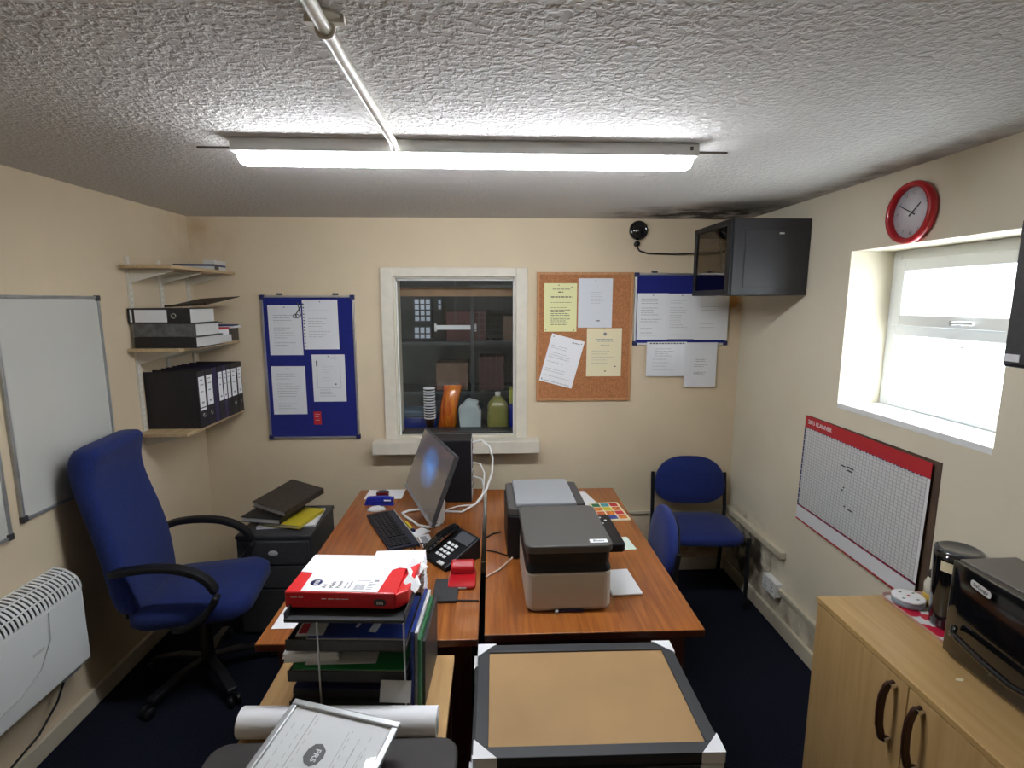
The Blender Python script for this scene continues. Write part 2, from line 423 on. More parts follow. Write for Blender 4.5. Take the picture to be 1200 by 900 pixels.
# skirtings
struct(MB().box(XL, XL + .022, YF, YB, 0, .088).build('baseboard_left', 'skirt', bevel=.006))
struct(MB().box(XL + .022, XR - .022, YB - .02, YB, 0, .088).build('baseboard_back', 'skirt', bevel=.006))
struct(MB().box(XR - .022, XR, YF, YB, 0, .088).build('baseboard_right', 'skirt', bevel=.006))

# ------------------------------------------------------------------ window_1 : right wall uPVC window
w1 = struct(bpy.data.objects.new('window_1', None)); COL.objects.link(w1); w1.location = (XR + .2, 2.065, WZ0)
wx0, wx1 = XR + .205, XR + .265
def ring_yz(mb, x0, x1, y0, y1, z0, z1, w, mi=0):
    mb.box(x0, x1, y0, y0 + w, z0, z1, mi); mb.box(x0, x1, y1 - w, y1, z0, z1, mi)
    mb.box(x0, x1, y0 + w, y1 - w, z0, z0 + w, mi); mb.box(x0, x1, y0 + w, y1 - w, z1 - w, z1, mi)
OFF = -Vector(w1.location)
def wbuild(mb, name, m, bevel=.004):
    TT = Matrix.Translation(OFF); mb.v = [tuple(TT @ Vector(v)) for v in mb.v]
    return mb.build(name, m, w1, bevel)
b = MB(); ring_yz(b, wx0, wx1, WY0, WY1, WZ0 + .006, WZ1, .05); b.box(wx0, wx1, WY0 + .05, WY1 - .05, 1.745, 1.80)
wbuild(b, 'window_frame', 'upvc')
b = MB(); ring_yz(b, wx0 - .022, wx1 - .01, WY0 + .052, WY1 - .052, 1.79, WZ1 - .045, .05)
cas = wbuild(b, 'top_light', 'upvc')
b = MB(); b.box(wx0 - .034, wx0 - .022, 2.03, 2.09, 1.803, 1.823); b.tube([(wx0 - .042, 2.06, 1.813), (wx0 - .05, 2.03, 1.815), (wx0 - .05, 1.96, 1.815)], .008)
wbuild(b, 'handle', 'lgrey', .002)
b = MB(); b.box(wx0 + .02, wx0 + .026, WY0 + .1, WY1 - .1, 1.84, WZ1 - .095); b.box(wx0 + .02, wx0 + .026, WY0 + .05, WY1 - .05, WZ0 + .056, 1.745)
wbuild(b, 'pane', 'obscure', 0)
# small two-line notice printed at the head of the lower pane
b = MB()
Tn = frame((wx0 + .018, 2.25, 1.712), (0, -1, 0), (0, 0, 1))
xx = 0
for wd in (.045, .075, .012, .035): b.box(xx, xx + wd, 0, .006, 0, .001, 0, Tn); xx += wd + .012
xx = 0
for wd in (.03, .018, .045): b.box(xx, xx + wd, -.024, -.019, 0, .001, 0, Tn); xx += wd + .012
wbuild(b, 'lettering', 'ink', 0)

# ------------------------------------------------------------------ window_2 : internal hatch window in back wall
w2 = struct(bpy.data.objects.new('window_2', None)); COL.objects.link(w2)
b = MB()
b.box(-.712, HX0 + .004, YB - .022, YB, .975, 2.115); b.box(HX1 - .004, .238, YB - .022, YB, .975, 2.115); b.box(HX0 + .004, HX1 - .004, YB - .022, YB, HZ1 - .004, 2.115)
b.build('architrave', 'wood_int', w2, .004)
b = MB()
t = .014
b.box(HX0, HX0 + t, YB, YB + .2, HZ0, HZ1); b.box(HX1 - t, HX1, YB, YB + .2, HZ0, HZ1); b.box(HX0 + t, HX1 - t, YB, YB + .2, HZ1 - t, HZ1); b.box(HX0 + t, HX1 - t, YB, YB + .2, HZ0, HZ0 + t)
b.build('lining', 'wood_int', w2, .002)
b = MB(); b.box(HX0 + t, HX0 + t + .008, YB + .03, YB + .044, HZ0 + t, HZ1 - t); b.box(HX1 - t - .008, HX1 - t, YB + .03, YB + .044, HZ0 + t, HZ1 - t); b.box(HX0 + t, HX1 - t, YB + .03, YB + .044, HZ1 - t - .012, HZ1 - t)
b.build('glazing_bead', 'white', w2)
MB().box(HX0 + t, HX1 - t, YB + .046, YB + .050, HZ0 + t, HZ1 - t).build('pane', 'glass', w2)
struct(MB().box(-.785, .318, YB - .115, YB + .0, .90, .985).build('trim_2', 'wood_int', bevel=.006))
struct(MB().box(HX0 + .02, HX1 - .02, YB + .055, YB + .2, HZ0 + .014, HZ0 + .026).build('trim_3', 'frameblk'))

# ------------------------------------------------------------------ storeroom beyond
SY0, SY1 = YB + .2, 6.6
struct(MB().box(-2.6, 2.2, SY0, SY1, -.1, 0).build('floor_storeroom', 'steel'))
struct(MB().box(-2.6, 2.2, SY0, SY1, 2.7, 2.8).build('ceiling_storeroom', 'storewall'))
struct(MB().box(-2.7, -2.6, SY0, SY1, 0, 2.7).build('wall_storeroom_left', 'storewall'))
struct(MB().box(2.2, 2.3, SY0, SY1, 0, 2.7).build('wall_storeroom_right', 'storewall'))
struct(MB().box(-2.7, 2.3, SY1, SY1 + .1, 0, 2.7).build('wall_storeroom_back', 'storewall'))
struct(MB().box(-2.6, 2.2, SY0 + .10, SY0 + .14, 1.935, 1.998).build('trim_4', 'tan'))
bl = bpy.data.lights.new('storeroom_fill', 'POINT'); bl.energy = STORE_W; bl.color = (1, .95, .85); bl.shadow_soft_size = .15  # unseen fill light added to the closed storeroom
bo = bpy.data.objects.new('storeroom_fill', bl); COL.objects.link(bo); bo.location = (-.2, 4.5, 2.4)
# far window with glazing bars, daylight behind
w3 = struct(bpy.data.objects.new('window_3', None)); COL.objects.link(w3)
for (x0, x1, z0, z1, nx, nz) in ((-.935, -.733, 1.655, 1.931, 3, 4), (-.943, -.739, 1.425, 1.592, 3, 2), (-.648, -.600, 1.798, 1.925, 1, 2)):
    MB().box(x0, x1, SY1 - .012, SY1 - .008, z0, z1).build('pane', mat('dull_daylit_pane', (.3, .33, .36), .4, emit=((.6, .68, .8), .035)), w3)
    b = MB()
    for k in range(nx + 1): x = x0 + (x1 - x0) * k / nx; b.box(x - .008, x + .008, SY1 - .03, SY1 - .012, z0, z1)
    for k in range(nz + 1): z = z0 + (z1 - z0) * k / nz; b.box(x0, x1, SY1 - .03, SY1 - .012, z - .008, z + .008)
    b.build('glazing_bar', 'frameblk', w3)
# racking with cartons
rk = thing('storage_rack', 'dark steel storage rack standing in the dim storeroom beyond the hatch window', 'shelving', (.35, 5.6, 0))
for x in (-1.35, 0, 1.35):
    for y in (-.25, .25): MB().box(x - .02, x + .02, y - .02, y + .02, 0, 2.2).build('upright', 'steel', rk)
for z in (.5, 1.0, 1.5, 2.0): MB().box(-1.35, 1.35, -.27, .27, z - .03, z).build('shelf', 'steel', rk)
CB = [(-.75, 1.0, .32, .28, 'cardboard', 'brown carton on the middle rack shelf, left end, seen through the hatch window'),
      (-.35, 1.0, .26, .34, 'cardboard2', 'dark red carton on the middle rack shelf beside the brown one in the storeroom'),
      (.05, 1.0, .36, .22, 'cardboard', 'low brown carton in the centre of the middle storeroom rack shelf'),
      (.55, 1.0, .34, .36, 'cardboard', 'tall brown carton on the middle storeroom shelf behind the green jug'),
      (-.6, 1.5, .4, .3, 'cardboard2', 'dark red carton on the upper storeroom shelf at its left'),
      (.0, 1.5, .45, .25, 'cardboard', 'wide brown carton on the upper storeroom shelf, centre'),
      (.6, 1.5, .38, .33, 'cardboard2', 'dark carton on the upper storeroom shelf at its right')]
for x, z, w, h, m, lab in CB:
    o = MB().box(-w / 2, w / 2, -.18, .18, 0, h).box(-w / 2 - .001, w / 2 + .001, -.03, .03, h - .08, h + .001).build('carton', m, bevel=.004)
    o.location = (x + .35, 5.58, z + .001); tag(o, lab, 'carton', 'cartons on the storeroom rack')
# wire mesh partition
b = MB()
for k in range(15): b.box(.0 + k * .05, .006 + k * .05, -.003, .003, .9, 2.0)
for k in range(23): b.box(0, .7, -.003, .003, .9 + k * .05, .906 + k * .05)
b.box(-.02, .01, -.012, .012, 0, 2.05); b.box(.69, .72, -.012, .012, 0, 2.05); b.box(0, .7, -.012, .012, 2.0, 2.04)
o = b.build('wire_partition', 'steel'); o.location = (-.16, 4.7, 0); tag(o, 'grey wire mesh partition panel standing in the storeroom beyond the hatch window', 'partition')
o = MB().box(-.42, .42, -.02, .02, 0, .05).box(-.44, -.40, -.02, .02, -.02, .07).box(.40, .44, -.02, .02, -.02, .07).build('tube_lamp', 'lgrey'); o.location = (-.33, 5.0, 1.64); o.scale = (.44, 1, .8)
tag(o, 'unlit pale tube lamp hanging in the storeroom, seen through the hatch window', 'light')
o = MB().box(-.005, .005, -.005, .005, .0, .995).build('hanging_cord', 'steel'); o.location = (-.33, 5.0, 1.6995); tag(o, 'thin cord holding the unlit storeroom tube lamp', 'cord')

# things standing on the ledge just behind the hatch glass
SH = SY0 + .17
struct(MB().box(HX0 - .1, HX1 + .1, SY0, SY0 + .36, .93, .965).build('trim_5', 'frameblk'))
zb = .966
t_ = thing('plastic_crate', 'grey-blue lidded plastic box behind the hatch glass, left end of the ledge', 'box', (-.55, SH + .05, zb))
MB().box(-.14, .14, -.09, .09, 0, .085).build('body', 'bluebook', t_, .006); MB().box(-.145, .145, -.095, .095, .086, .14).build('lid', 'crateblue', t_, .012)
t_ = thing('paper_cup_stack', 'tall stack of nested white paper cups behind the hatch glass', 'cup stack', (-.44, SY0 + .06, zb))
t_['label'] = 'stack base of nested paper cups behind the hatch glass'
bpy.data.objects.remove(t_)
cup0 = None
for k in range(12):
    if cup0 is None:
        b = MB(); b.lathe([(.026, 0), (.036, .082), (.0425, .082), (.0425, .090), (.0350, .091), (.0250, .003)], 20); b.m[:20] = [1] * 20; cup = b.build('paper_cup', ['paper2', 'blackp']); cup0 = cup  # black cup sides: shade between the nested rims put into the colour
        tag(cup, '', 'cup')
    else:
        cup = cup0.copy(); COL.objects.link(cup)
    cup.location = (-.445, SY0 + .045, zb + .02 + k * .0195)
    cup['label'] = 'white paper cup, %s from the bottom of the tall stack behind the hatch glass' % ['lowest', 'second', 'third', 'fourth', 'fifth', 'sixth', 'seventh', 'eighth', 'ninth', 'tenth', 'eleventh', 'twelfth'][k]
    if k == 11: cup['label'] = 'white paper cup topmost in the tall stack behind the hatch glass'; 
    cup['group'] = 'nested paper cups behind the hatch glass'
t_ = MB().lathe([(.045, 0), (.045, .018), (.043, .0195)], 20).build('cup_coaster', 'charcoal'); t_.location = (-.445, SY0 + .047, zb); tag(t_, 'dark round base under the paper cup stack behind the hatch glass', 'coaster')
# crisp packet
b = MB(); rings = []
for k in range(9):
    z = k / 8; th = .012 + .05 * math.sin(PI * min(1, max(0, z))) ; lean = .05 * z
    rings.append([(lean + .065 * (1 + .06 * math.sin(9 * z + a)) * math.cos(a), th * math.sin(a), .33 * z) for a in [2 * PI * i / 16 for i in range(16)]])
b.loft(rings); o = b.build('snack_packet', 'orange'); o.location = (-.335, SY0 + .13, zb); tag(o, 'crumpled shiny orange and red snack packet behind the hatch glass', 'packet')
# paper bag
b = MB(); b.prism([(-.075, 0), (.075, 0), (.08, .14), (.05, .19), (.065, .21), (-.02, .235), (-.05, .20), (-.085, .17)], -.05, .05, 0, frame((0, 0, 0), (1, 0, 0), (0, 0, 1)))
o = b.build('paper_bag', 'sheet', bevel=.012); o.location = (-.155, SY0 + .10, zb); tag(o, 'pale blue-grey paper bag with folded top behind the hatch glass', 'bag')
# jug
t_ = thing('liquid_jug', 'square olive-green plastic jug with white cap behind the hatch glass', 'jug', (.045, SY0 + .11, zb))
b = MB(); rr = [(.15, .13, 0), (.155, .13, .02), (.15, .125, .17), (.13, .11, .20), (.06, .06, .245), (.045, .045, .25)]
b.loft([[(p[0] - (.0 if z < .2 else .0), p[1], z) for p in rrect(w, d, min(w, d) * .25)] for w, d, z in rr]); b.build('body', 'jug', t_)
MB().lathe([(.021, .251), (.021, .278), (.018, .28)], 16).build('cap', 'white', t_)
t_ = thing('carton_box', 'upright blue box with yellow top behind the hatch glass, right end', 'box', (.16, SY0 + .12, zb))
MB().box(-.03, .07, -.06, .06, 0, .20).build('body', 'blue', t_, .003); MB().box(-.031, .071, -.061, .061, .201, .31).build('top', mat('lime_yellow_card', (.42, .45, .08), .5), t_, .003)

# ------------------------------------------------------------------ paper helper
def paper(name, label, cat, T, w, h, m, rows, group=None, extra=None, inkm='ink', th=.0012, pins=((.5, .96),)):
    """sheet in frame T (origin lower-left, local x,y); rows: list of (y, x0, x1, thickness) fractions, drawn as word bars"""
    b = MB(); b.box(0, w, 0, h, 0, th)
    rd = random.Random(label)
    for y, x0, x1, t in rows:
        x = x0
        while x < x1:
            wd = min(rd.uniform(.04, .12), x1 - x)
            b.box(x * w, (x + wd) * w, (y - t / 2) * h, (y + t / 2) * h, th, th + .0003, 1); x += wd + .018
    if extra: extra(b, w, h, th)
    for px, py in pins: b.lathe([(.0035, th), (.0035, th + .003)], 8, 2, Matrix.Translation((px * w, py * h, 0)))
    b.v = [tuple(v) for v in b.v]
    o = b.build(name, [m, inkm, 'ink2', 'bluefelt', 'redprint']); o.matrix_world = T
    return tag(o, label, cat, group)
def rows(y0, y1, n, x0=.12, x1=.85, t=.008, seed=1, skip=.0):
    rd = random.Random(seed); out = []
    for k in range(n):
        if rd.random() < skip: continue
        y = y0 + (y1 - y0) * k / max(1, n - 1)
        out.append((y, x0, x0 + (x1 - x0) * rd.uniform(.55, 1), t))
    return out
def back(x0, z0, dy=.0, ang=0):
    """frame on a surface facing the room (-y) at back wall"""
    a = R(ang); return frame((x0, YB - dy, z0), (math.cos(a), 0, math.sin(a)), (-math.sin(a), 0, math.cos(a)))

# ------------------------------------------------------------------ notice boards on the back wall
def board(name, label, x0, x1, z0, z1, field, fr, fw=.014, corners=True, hang=(.2, .8)):
    t = thing(name, label, 'noticeboard', ((x0 + x1) / 2, YB, z0)); w = (x1 - x0) / 2; h = z1 - z0
    MB().box(-w + fw, w - fw, -.012, -.001, fw, h - fw).build('felt_panel' if field == 'bluefelt' else 'cork_panel', field, t)
    b = MB(); b.box(-w, -w + fw, -.018, -.0005, 0, h); b.box(w - fw, w, -.018, -.0005, 0, h); b.box(-w + fw, w - fw, -.018, -.0005, 0, fw); b.box(-w + fw, w - fw, -.018, -.0005, h - fw, h)
    b.build('frame', fr, t, .002)
    if corners:
        for sx in (-1, 1):
            for zz in (0, h - .026):
                MB().box(sx * (w + .003), sx * (w - .026), -.021, -.0005, zz - .003 * (zz == 0), zz + .026 + .003 * (zz > 0)).build('corner_cap', 'navy', t, .003)
        for q in hang: MB().box((q - .5) * 2 * w - .018, (q - .5) * 2 * w + .018, -.012, -.0005, h + .001, h + .014).build('hanging_bracket', 'charcoal', t)
    return t
board('noticeboard', 'tall blue felt noticeboard with aluminium frame, left of the hatch window', -1.478, -.884, .992, 1.938, 'bluefelt', 'alu')
board('noticeboard', 'cork noticeboard with four sheets, right of the hatch window', .299, .936, 1.237, 2.088, 'cork', 'corkframe', .018, False)
board('noticeboard', 'wide blue felt noticeboard partly behind the black wall rack', .946, 1.580, 1.612, 2.083, 'bluefelt', 'alu')
pg = 'sheets pinned to the tall blue board'
D1 = .0125
paper('pinned_sheet', 'white printed list pinned at top left of the tall blue board', 'paper', back(-1.437, 1.553, D1), .212, .322, 'paper', rows(.85, .2, 14, .15, .8, .009, 1, .2), pg)
def punched(b, w, h, th):
    for k in range(14): b.box(.003, .011, h * (.05 + .065 * k), h * (.05 + .065 * k) + .008, th, th + .0004, 2)
paper('pinned_sheet', 'white sheet in a punched pocket at top right of the tall blue board', 'paper', back(-1.216, 1.59, D1), .225, .320, 'paper', rows(.78, .15, 13, .15, .75, .007, 2, .2), pg, punched)
paper('pinned_sheet', 'white printed list at bottom left of the tall blue board', 'paper', back(-1.440, 1.159, D1), .218, .321, 'paper', rows(.84, .12, 15, .15, .85, .008, 3, .1), pg)
def boxed(b, w, h, th):
    b.box(.14 * w, .86 * w, .29 * h, .295 * h, th, th + .0004, 1); b.box(.14 * w, .146 * w, .29 * h, .85 * h, th, th + .0004, 1); b.box(.85 * w, .856 * w, .29 * h, .85 * h, th, th + .0004, 1)
    b.box(.12 * w, .16 * w, .75 * h, .87 * h, th, th + .0004, 2); b.box(.55 * w, .75 * w, .92 * h, .935 * h, th, th + .0004, 2); b.box(.66 * w, .72 * w, .36 * h, .385 * h, th, th + .0004, 2)
paper('pinned_sheet', 'white sheet with a boxed diagram at lower right of the tall blue board', 'paper', back(-1.174, 1.243, D1), .213, .313, 'paper', rows(.25, .12, 4, .2, .75, .008, 4) + rows(.8, .45, 7, .3, .65, .005, 9), pg, boxed)
paper('red_card', 'small red card stuck low on the tall blue board', 'card', back(-1.183, 1.087, D1), .05, .088, 'redprint', [(.8, .2, .8, .03), (.6, .2, .7, .03), (.35, .2, .8, .03)], None, None, 'paper', pins=())
b = MB(); T = back(-1.235, 1.85, .016)
for a in (55, 100):
    c = Matrix.Rotation(R(a), 4, 'Z'); b.box(-.045, .045, -.003, .003, 0, .002, 0, T @ c)
for q in (-1, 1): b.tube([(-.04 * math.cos(R(55)) + .012 * math.cos(s) + q * .008, -.045 + .012 * math.sin(s), .001) for s in [2 * PI * i / 10 for i in range(10)]], .0025, 6, 0, T, True)
tag(b.build('scissors', 'ink2'), 'small dark scissors hanging between the top two sheets of the tall blue board', 'scissors')
pg = 'sheets pinned to the cork board'
paper('pinned_sheet', 'yellow printed notice with centred lines at top left of the cork board', 'paper', back(.349, 1.702, D1), .214, .314, 'yellow_paper', [(.88, .25, .78, .012), (.82, .42, .58, .02), (.72, .2, .85, .02)] + rows(.66, .5, 4, .2, .85, .008, 5) + rows(.45, .15, 9, .2, .85, .012, 6), pg, None, 'ink2', pins=((.44, .96), (.84, .92), (.05, .04), (.92, .03)))
paper('pinned_sheet', 'white letter in a shiny plastic pocket at top right of the cork board', 'paper', back(.572, 1.728, .0135), .226, .32, 'wallet', rows(.72, .5, 6, .35, .85, .006, 7), pg, lambda b, w, h, th: b.box(.55 * w, .64 * w, .13 * h, .15 * h, th, th + .0004, 2), pins=((.5, .95),))
paper('pinned_sheet', 'white letter pinned askew at bottom left of the cork board', 'paper', back(.318, 1.378, .0145, -15), .226, .325, 'paper2', [(.92, .65, .9, .02)] + rows(.82, .1, 16, .08, .9, .007, 8, .25) + [(.04, .05, .9, .01)], pg, pins=((.08, .95), (.93, .94), (.06, .06), (.9, .02)))
def crest(b, w, h, th):
    b.lathe([(.011, th), (.011, th + .0004)], 12, 1, Matrix.Translation((.52 * w, .88 * h, 0)))
    for k in range(16): b.box(.002, .009, h * (.03 + .058 * k), h * (.03 + .058 * k) + .007, th, th + .0004, 0)
    b.box(.52 * w, .57 * w, .1 * h, .12 * h, th, th + .0004, 2); b.box(.8 * w, .85 * w, .2 * h, .22 * h, th, th + .0004, 2)
paper('pinned_sheet', 'cream certificate with a small crest at bottom right of the cork board', 'paper', back(.634, 1.402, .0135), .234, .322, 'cream_paper', [(.77, .25, .75, .016), (.73, .3, .75, .012), (.65, .4, .65, .01)] + rows(.53, .28, 5, .15, .85, .006, 10), pg, crest, 'ink', pins=((.5, .98), (.04, .03)))
pg = 'sheets on the wide blue board'
paper('pinned_sheet', 'white list at the left of the wide blue board', 'paper', back(.966, 1.647, D1), .205, .305, 'paper', rows(.88, .1, 17, .12, .8, .010, 11, .2), pg)
paper('pinned_sheet', 'white list in the middle of the wide blue board', 'paper', back(1.16, 1.65, .0135), .205, .30, 'paper', rows(.85, .1, 15, .12, .75, .007, 12, .2), pg)
paper('pinned_sheet', 'white sheet at the right of the wide blue board, overhanging its frame', 'paper', back(1.352, 1.645, .0185), .222, .302, 'paper', rows(.8, .2, 9, .15, .85, .007, 13, .3), pg)
paper('plastic_pocket', 'clear plastic pocket of papers hanging under the wide blue board, left one', 'paper', back(1.037, 1.40, .019), .27, .232, 'wallet', rows(.80, .6, 4, .2, .7, .012, 14) + rows(.5, .2, 4, .15, .8, .010, 15), 'plastic pockets under the wide blue board', lambda b, w, h, th: [b.box(.02 + .02 * k, .034 + .02 * k, h - .014, h - .006, th, th + .0004, 2) for k in range(12)], pins=())
paper('plastic_pocket', 'taller plastic pocket of papers hanging under the wide blue board, right one', 'paper', back(1.296, 1.328, .021), .218, .30, 'wallet', rows(.62, .58, 2, .35, .75, .014, 16) + rows(.5, .46, 2, .3, .75, .012, 17) + rows(.33, .28, 3, .3, .75, .012, 18), 'plastic pockets under the wide blue board', pins=())
def fix(o): return o

# ------------------------------------------------------------------ ceiling batten light
t = thing('batten_light', 'long white LED batten light fixed across the ceiling, switched on', 'light', (-.07, 1.912, ZC), R(.4))
prof = [(-.035, 0), (.035, 0), (.035, -.028), (-.035, -.028)]
b = MB(); b.prism([(-.775, -.052), (.775, -.052), (.775, .052), (-.775, .052)], -.042, -.0005); b.build('housing', 'white_metal', t, .004)
rings = []
for x in (-.770, -.762, -.745, .745, .762, .770):
    k = {.770: .25, .762: .75, .745: 1}[abs(x)]
    rings.append([(x, .032 * k * math.cos(a), -.0425 - .036 * k * math.sin(a)) for a in [PI * i / 12 for i in range(13)]])
MB().loft(rings).build('diffuser', 'led', t)
MB().box(.742, .752, -.0545, -.052, -.025, -.013).build('end_clip', 'charcoal', t)
o = MB().box(-.95, .90, -.006, .006, -.006, -.0005).build('ceiling_dark_strip', 'brownbd'); o.location = (-.055, 1.975, ZC); tag(o, 'thin dark strip on the ceiling running behind the batten light', 'trunking')  # dark line across the ceiling, modelled as a thin strip
t = thing('ceiling_conduit', 'white painted pipe conduit running along the ceiling to the batten light', 'pipe', (-.31, 1.84, ZC - .022))
MB().tube([(0, 0, -.012), (0, -.03, 0), (.0, -.6, 0), (.02, -1.9, 0)], .0125, 12).build('pipe', 'paint', t)
b = MB(); b.lathe([(.032, .021), (.032, .015), (.02, .012)], 16, 0, Matrix.Translation((.003, -.74, 0))); b.box(-.033, .04, -.748, -.732, .008, .0215); b.tube([(.003 + .016 * math.cos(a), -.74, .016 * math.sin(a)) for a in [2 * PI * i / 16 for i in range(16)]], .004, 6, 0, None, True)
b.build('saddle_clip', 'paint', t)

# ------------------------------------------------------------------ network cabinet, round sensor, cable
RX0, RX1, RY0, RY1, RZ0, RZ1 = 1.262, XR - .002, 2.80, 3.30, 1.932, 2.325
t = thing('network_cabinet', 'black wall rack cabinet with tinted glass door, high in the corner', 'cabinet', ((RX0 + RX1) / 2, (RY0 + RY1) / 2, RZ0))
cx, cy = t.location.x, t.location.y
T0 = Matrix.Translation((-cx, -cy, -RZ0))
b = MB(); b.box(RX0, RX1, RY0, RY0 + .012, RZ0, RZ1, 0, T0); b.box(RX0, RX1, RY0 + .012, RY1, RZ0, RZ0 + .012, 0, T0); b.box(RX0, RX1, RY0 + .012, RY1, RZ1 - .012, RZ1, 0, T0); b.box(RX0 + .012, RX1, RY1 - .02, RY1, RZ1 - .05, RZ1 - .012, 0, T0); b.box(RX0 + .012, RX1, RY1 - .02, RY1, RZ0 + .012, RZ0 + .03, 0, T0)
b.build('case', 'rackblk', t, .003)
b = MB(); ring = (RX0 + .06, RX1 - .11, RZ0 + .04, RZ1 - .05)
b.box(ring[0], ring[1], RY0 - .003, RY0 - .0005, ring[2], ring[3], 0, T0); b.build('side_panel', 'rackblk', t, .002)
b = MB(); b.box(RX1 - .17, RX1 - .145, RY0 - .006, RY0 - .003, RZ1 - .08, RZ1 - .072, 0, T0); b.build('latch', 'lgrey', t)
b = MB(); dx = RX0 - .018
for a in ((RY0, RY0 + .05, RZ0, RZ1), (RY1 - .035, RY1, RZ0, RZ1), (RY0 + .05, RY1 - .035, RZ0, RZ0 + .03), (RY0 + .05, RY1 - .035, RZ1 - .03, RZ1)): b.box(dx, RX0 - .001, *a, 0, T0)
dr = b.build('door', 'blackp', t, .003)
MB().box(dx + .007, dx + .011, RY0 + .05, RY1 - .035, RZ0 + .03, RZ1 - .03, 0, T0).build('glass', 'tint', dr)
tw = MB().tube([(1.272, 3.17, 2.222), (1.285, 3.14, 2.25), (1.305, 3.12, 2.255), (1.322, 3.11, 2.235), (1.328, 3.10, 2.20), (1.332, 3.10, 2.15), (1.335, 3.10, 2.11)], .006, 8).box(1.318, 1.352, 3.08, 3.11, 2.085, 2.112)
tag(tw.build('network_cable', 'paper2'), 'white looped cable and plug inside the black wall rack cabinet', 'cable')
t = thing('round_sensor', 'round black dome fixture high on the back wall beside the rack', 'sensor', (.955, YB, 2.352))
MB().lathe([(.06, .0005), (.062, .02), (.055, .035), (.045, .038), (.042, .03), (.030, .045), (.012, .05), (.002, .051)], 28, 0, frame((0, 0, 0), (1, 0, 0), (0, 0, 1))).build('dome', 'blackg', t)
MB().lathe([(.018, .0005), (.018, .03), (.015, .034)], 14, 0, frame((-.008, 0, -.085), (1, 0, 0), (0, 0, 1))).build('cable_boss', 'blackp', t)
tag(MB().tube([(.948, YB - .02, 2.25), (.965, YB - .012, 2.225), (1.02, YB - .012, 2.208), (1.1, YB - .012, 2.205), (1.2, YB - .012, 2.203), (1.27, YB - .03, 2.205), (1.33, 3.42, 2.205), (1.42, 3.27, 2.20)], .005, 8).build('sensor_cable', 'blackp'), 'thin black cable from the round wall sensor to the rack cabinet', 'cable')

# ------------------------------------------------------------------ right wall: clock, planner, trunking, socket, dark box
t = thing('wall_clock', 'round red-rimmed wall clock above the right-hand window', 'clock', (XR, 2.115, 2.245))
TC = frame((0, 0, 0), (0, -1, 0), (0, 0, 1))
MB().lathe([(.098, .002), (.118, .006), (.121, .02), (.115, .034), (.102, .036), (.097, .022), (.097, .012)], 48, 0, TC, caps=False).build('rim', 'red', t)
MB().lathe([(.0975, .003), (.0975, .011)], 48, 0, TC).build('face', 'clockface', t)
b = MB()
for k in range(1, 13):
    a = PI / 2 - k * PI / 6; b.text(str(k), .021, TC @ Matrix.Translation((.078 * math.cos(a), .078 * math.sin(a), .0115)), 0)
b.build('numerals', 'ink', t)
def hand(name, ang, ln, w):
    a = R(90 - ang); T = TC @ Matrix.Translation((0, 0, .013)) @ Matrix.Rotation(a, 4, 'Z')
    MB().prism([(-.018, -w / 2), (ln, -w / 3), (ln, w / 3), (-.018, w / 2)], 0, .0012, 0, T).build(name, 'ink2', t)
hand('hour_hand', 50, .052, .006); hand('minute_hand', 298, .078, .005)
TP = frame((XR - .012, 2.700, 1.245), (0, -1, 0.0), (0, 0, 1))
# planner: hangs slightly skewed, board behind it
PW, PH = .83, .575
Tb = frame((XR - .001, 2.688, .738), (0, -1, -.012), (0, -.012, 1)) ; Tb.translation = Vector((XR - .010, 2.70, .742))
o = MB().box(.015, PW + .026, .015, PH - .004, -.006, .0).build('planner_backing_board', 'cardboard'); o.matrix_world = frame((XR - .003, 2.70, .735), (0, -1, 0), (0, 0, 1))
o.name = 'backing_board'; tag(o, 'brown backing board fixed to the right wall behind the year planner', 'board')
b = MB(); b.box(.012, PW - .012, .088, PH - .062, .0, .0015, 0)
b.box(0, PW, PH - .062, PH, 0, .0018, 1); b.box(0, .012, .088, PH - .062, 0, .0018, 2); b.box(PW - .012, PW, .088, PH - .062, 0, .0015, 4)
b.box(0, PW, .078, .088, 0, .0018, 3); b.box(0, PW, .008, .078, 0, .0015, 4); b.box(0, PW, 0, .008, 0, .0018, 1)
for k in range(12): b.box(.003, .009, .11 + k * .033, .116 + k * .033, .0018, .0022, 4)
for k in range(40): b.box(.02 + k * .0195, .028 + k * .0195, .080, .086, .0018, .0022, 1)
for k in range(38): b.box(.02 + k * .0205, .033 + k * .0205, PH - .066, PH - .062, .0018, .0021, 2)
rd = random.Random(4)
for (x, z, w) in ((.32, .40, .03), (.36, .405, .05), (.365, .39, .04), (.37, .215, .012), (.40, .21, .035), (.34, .285, .012), (.35, .30, .01)): b.box(x, x + w, z, z + .007, .0015, .0019, 5)
b.text('2015 PLANNER', .030, Matrix.Translation((.025, PH - .030, .0018)), 4, .0003, 'LEFT', True)
o = b.build('year_planner', ['planner', 'redprint', 'navy', mat('maroon_print', (.10, .01, .05), .6), 'paper', 'ink2']); o.matrix_world = frame((XR - .0105, 2.708, .730), (0, -1, .0), (0, -.02, 1))
tag(o, 'large white year planner with a red header strip on the right wall', 'planner')
tag(MB().box(XR - .035, XR - .001, 2.785, YB - .001, .445, .485).build('dado_trunking', 'skirt', bevel=.003), 'upper cream cable trunking on the right wall beside the blue chair', 'trunking')
tag(MB().box(XR - .025, XR - .001, 1.9, 2.80, .235, .262).build('dado_trunking', 'skirt', bevel=.003), 'lower cream cable trunking on the right wall running from the socket', 'trunking')
tag(MB().box(.70, XR - .036, YB - .018, YB - .001, .425, .447).build('dado_trunking', 'skirt', bevel=.003), 'thin cream cable trunking on the back wall behind the blue chair', 'trunking')
t = thing('wall_socket', 'white double wall socket low on the right wall near the trunking', 'socket', (XR, 2.865, .20))
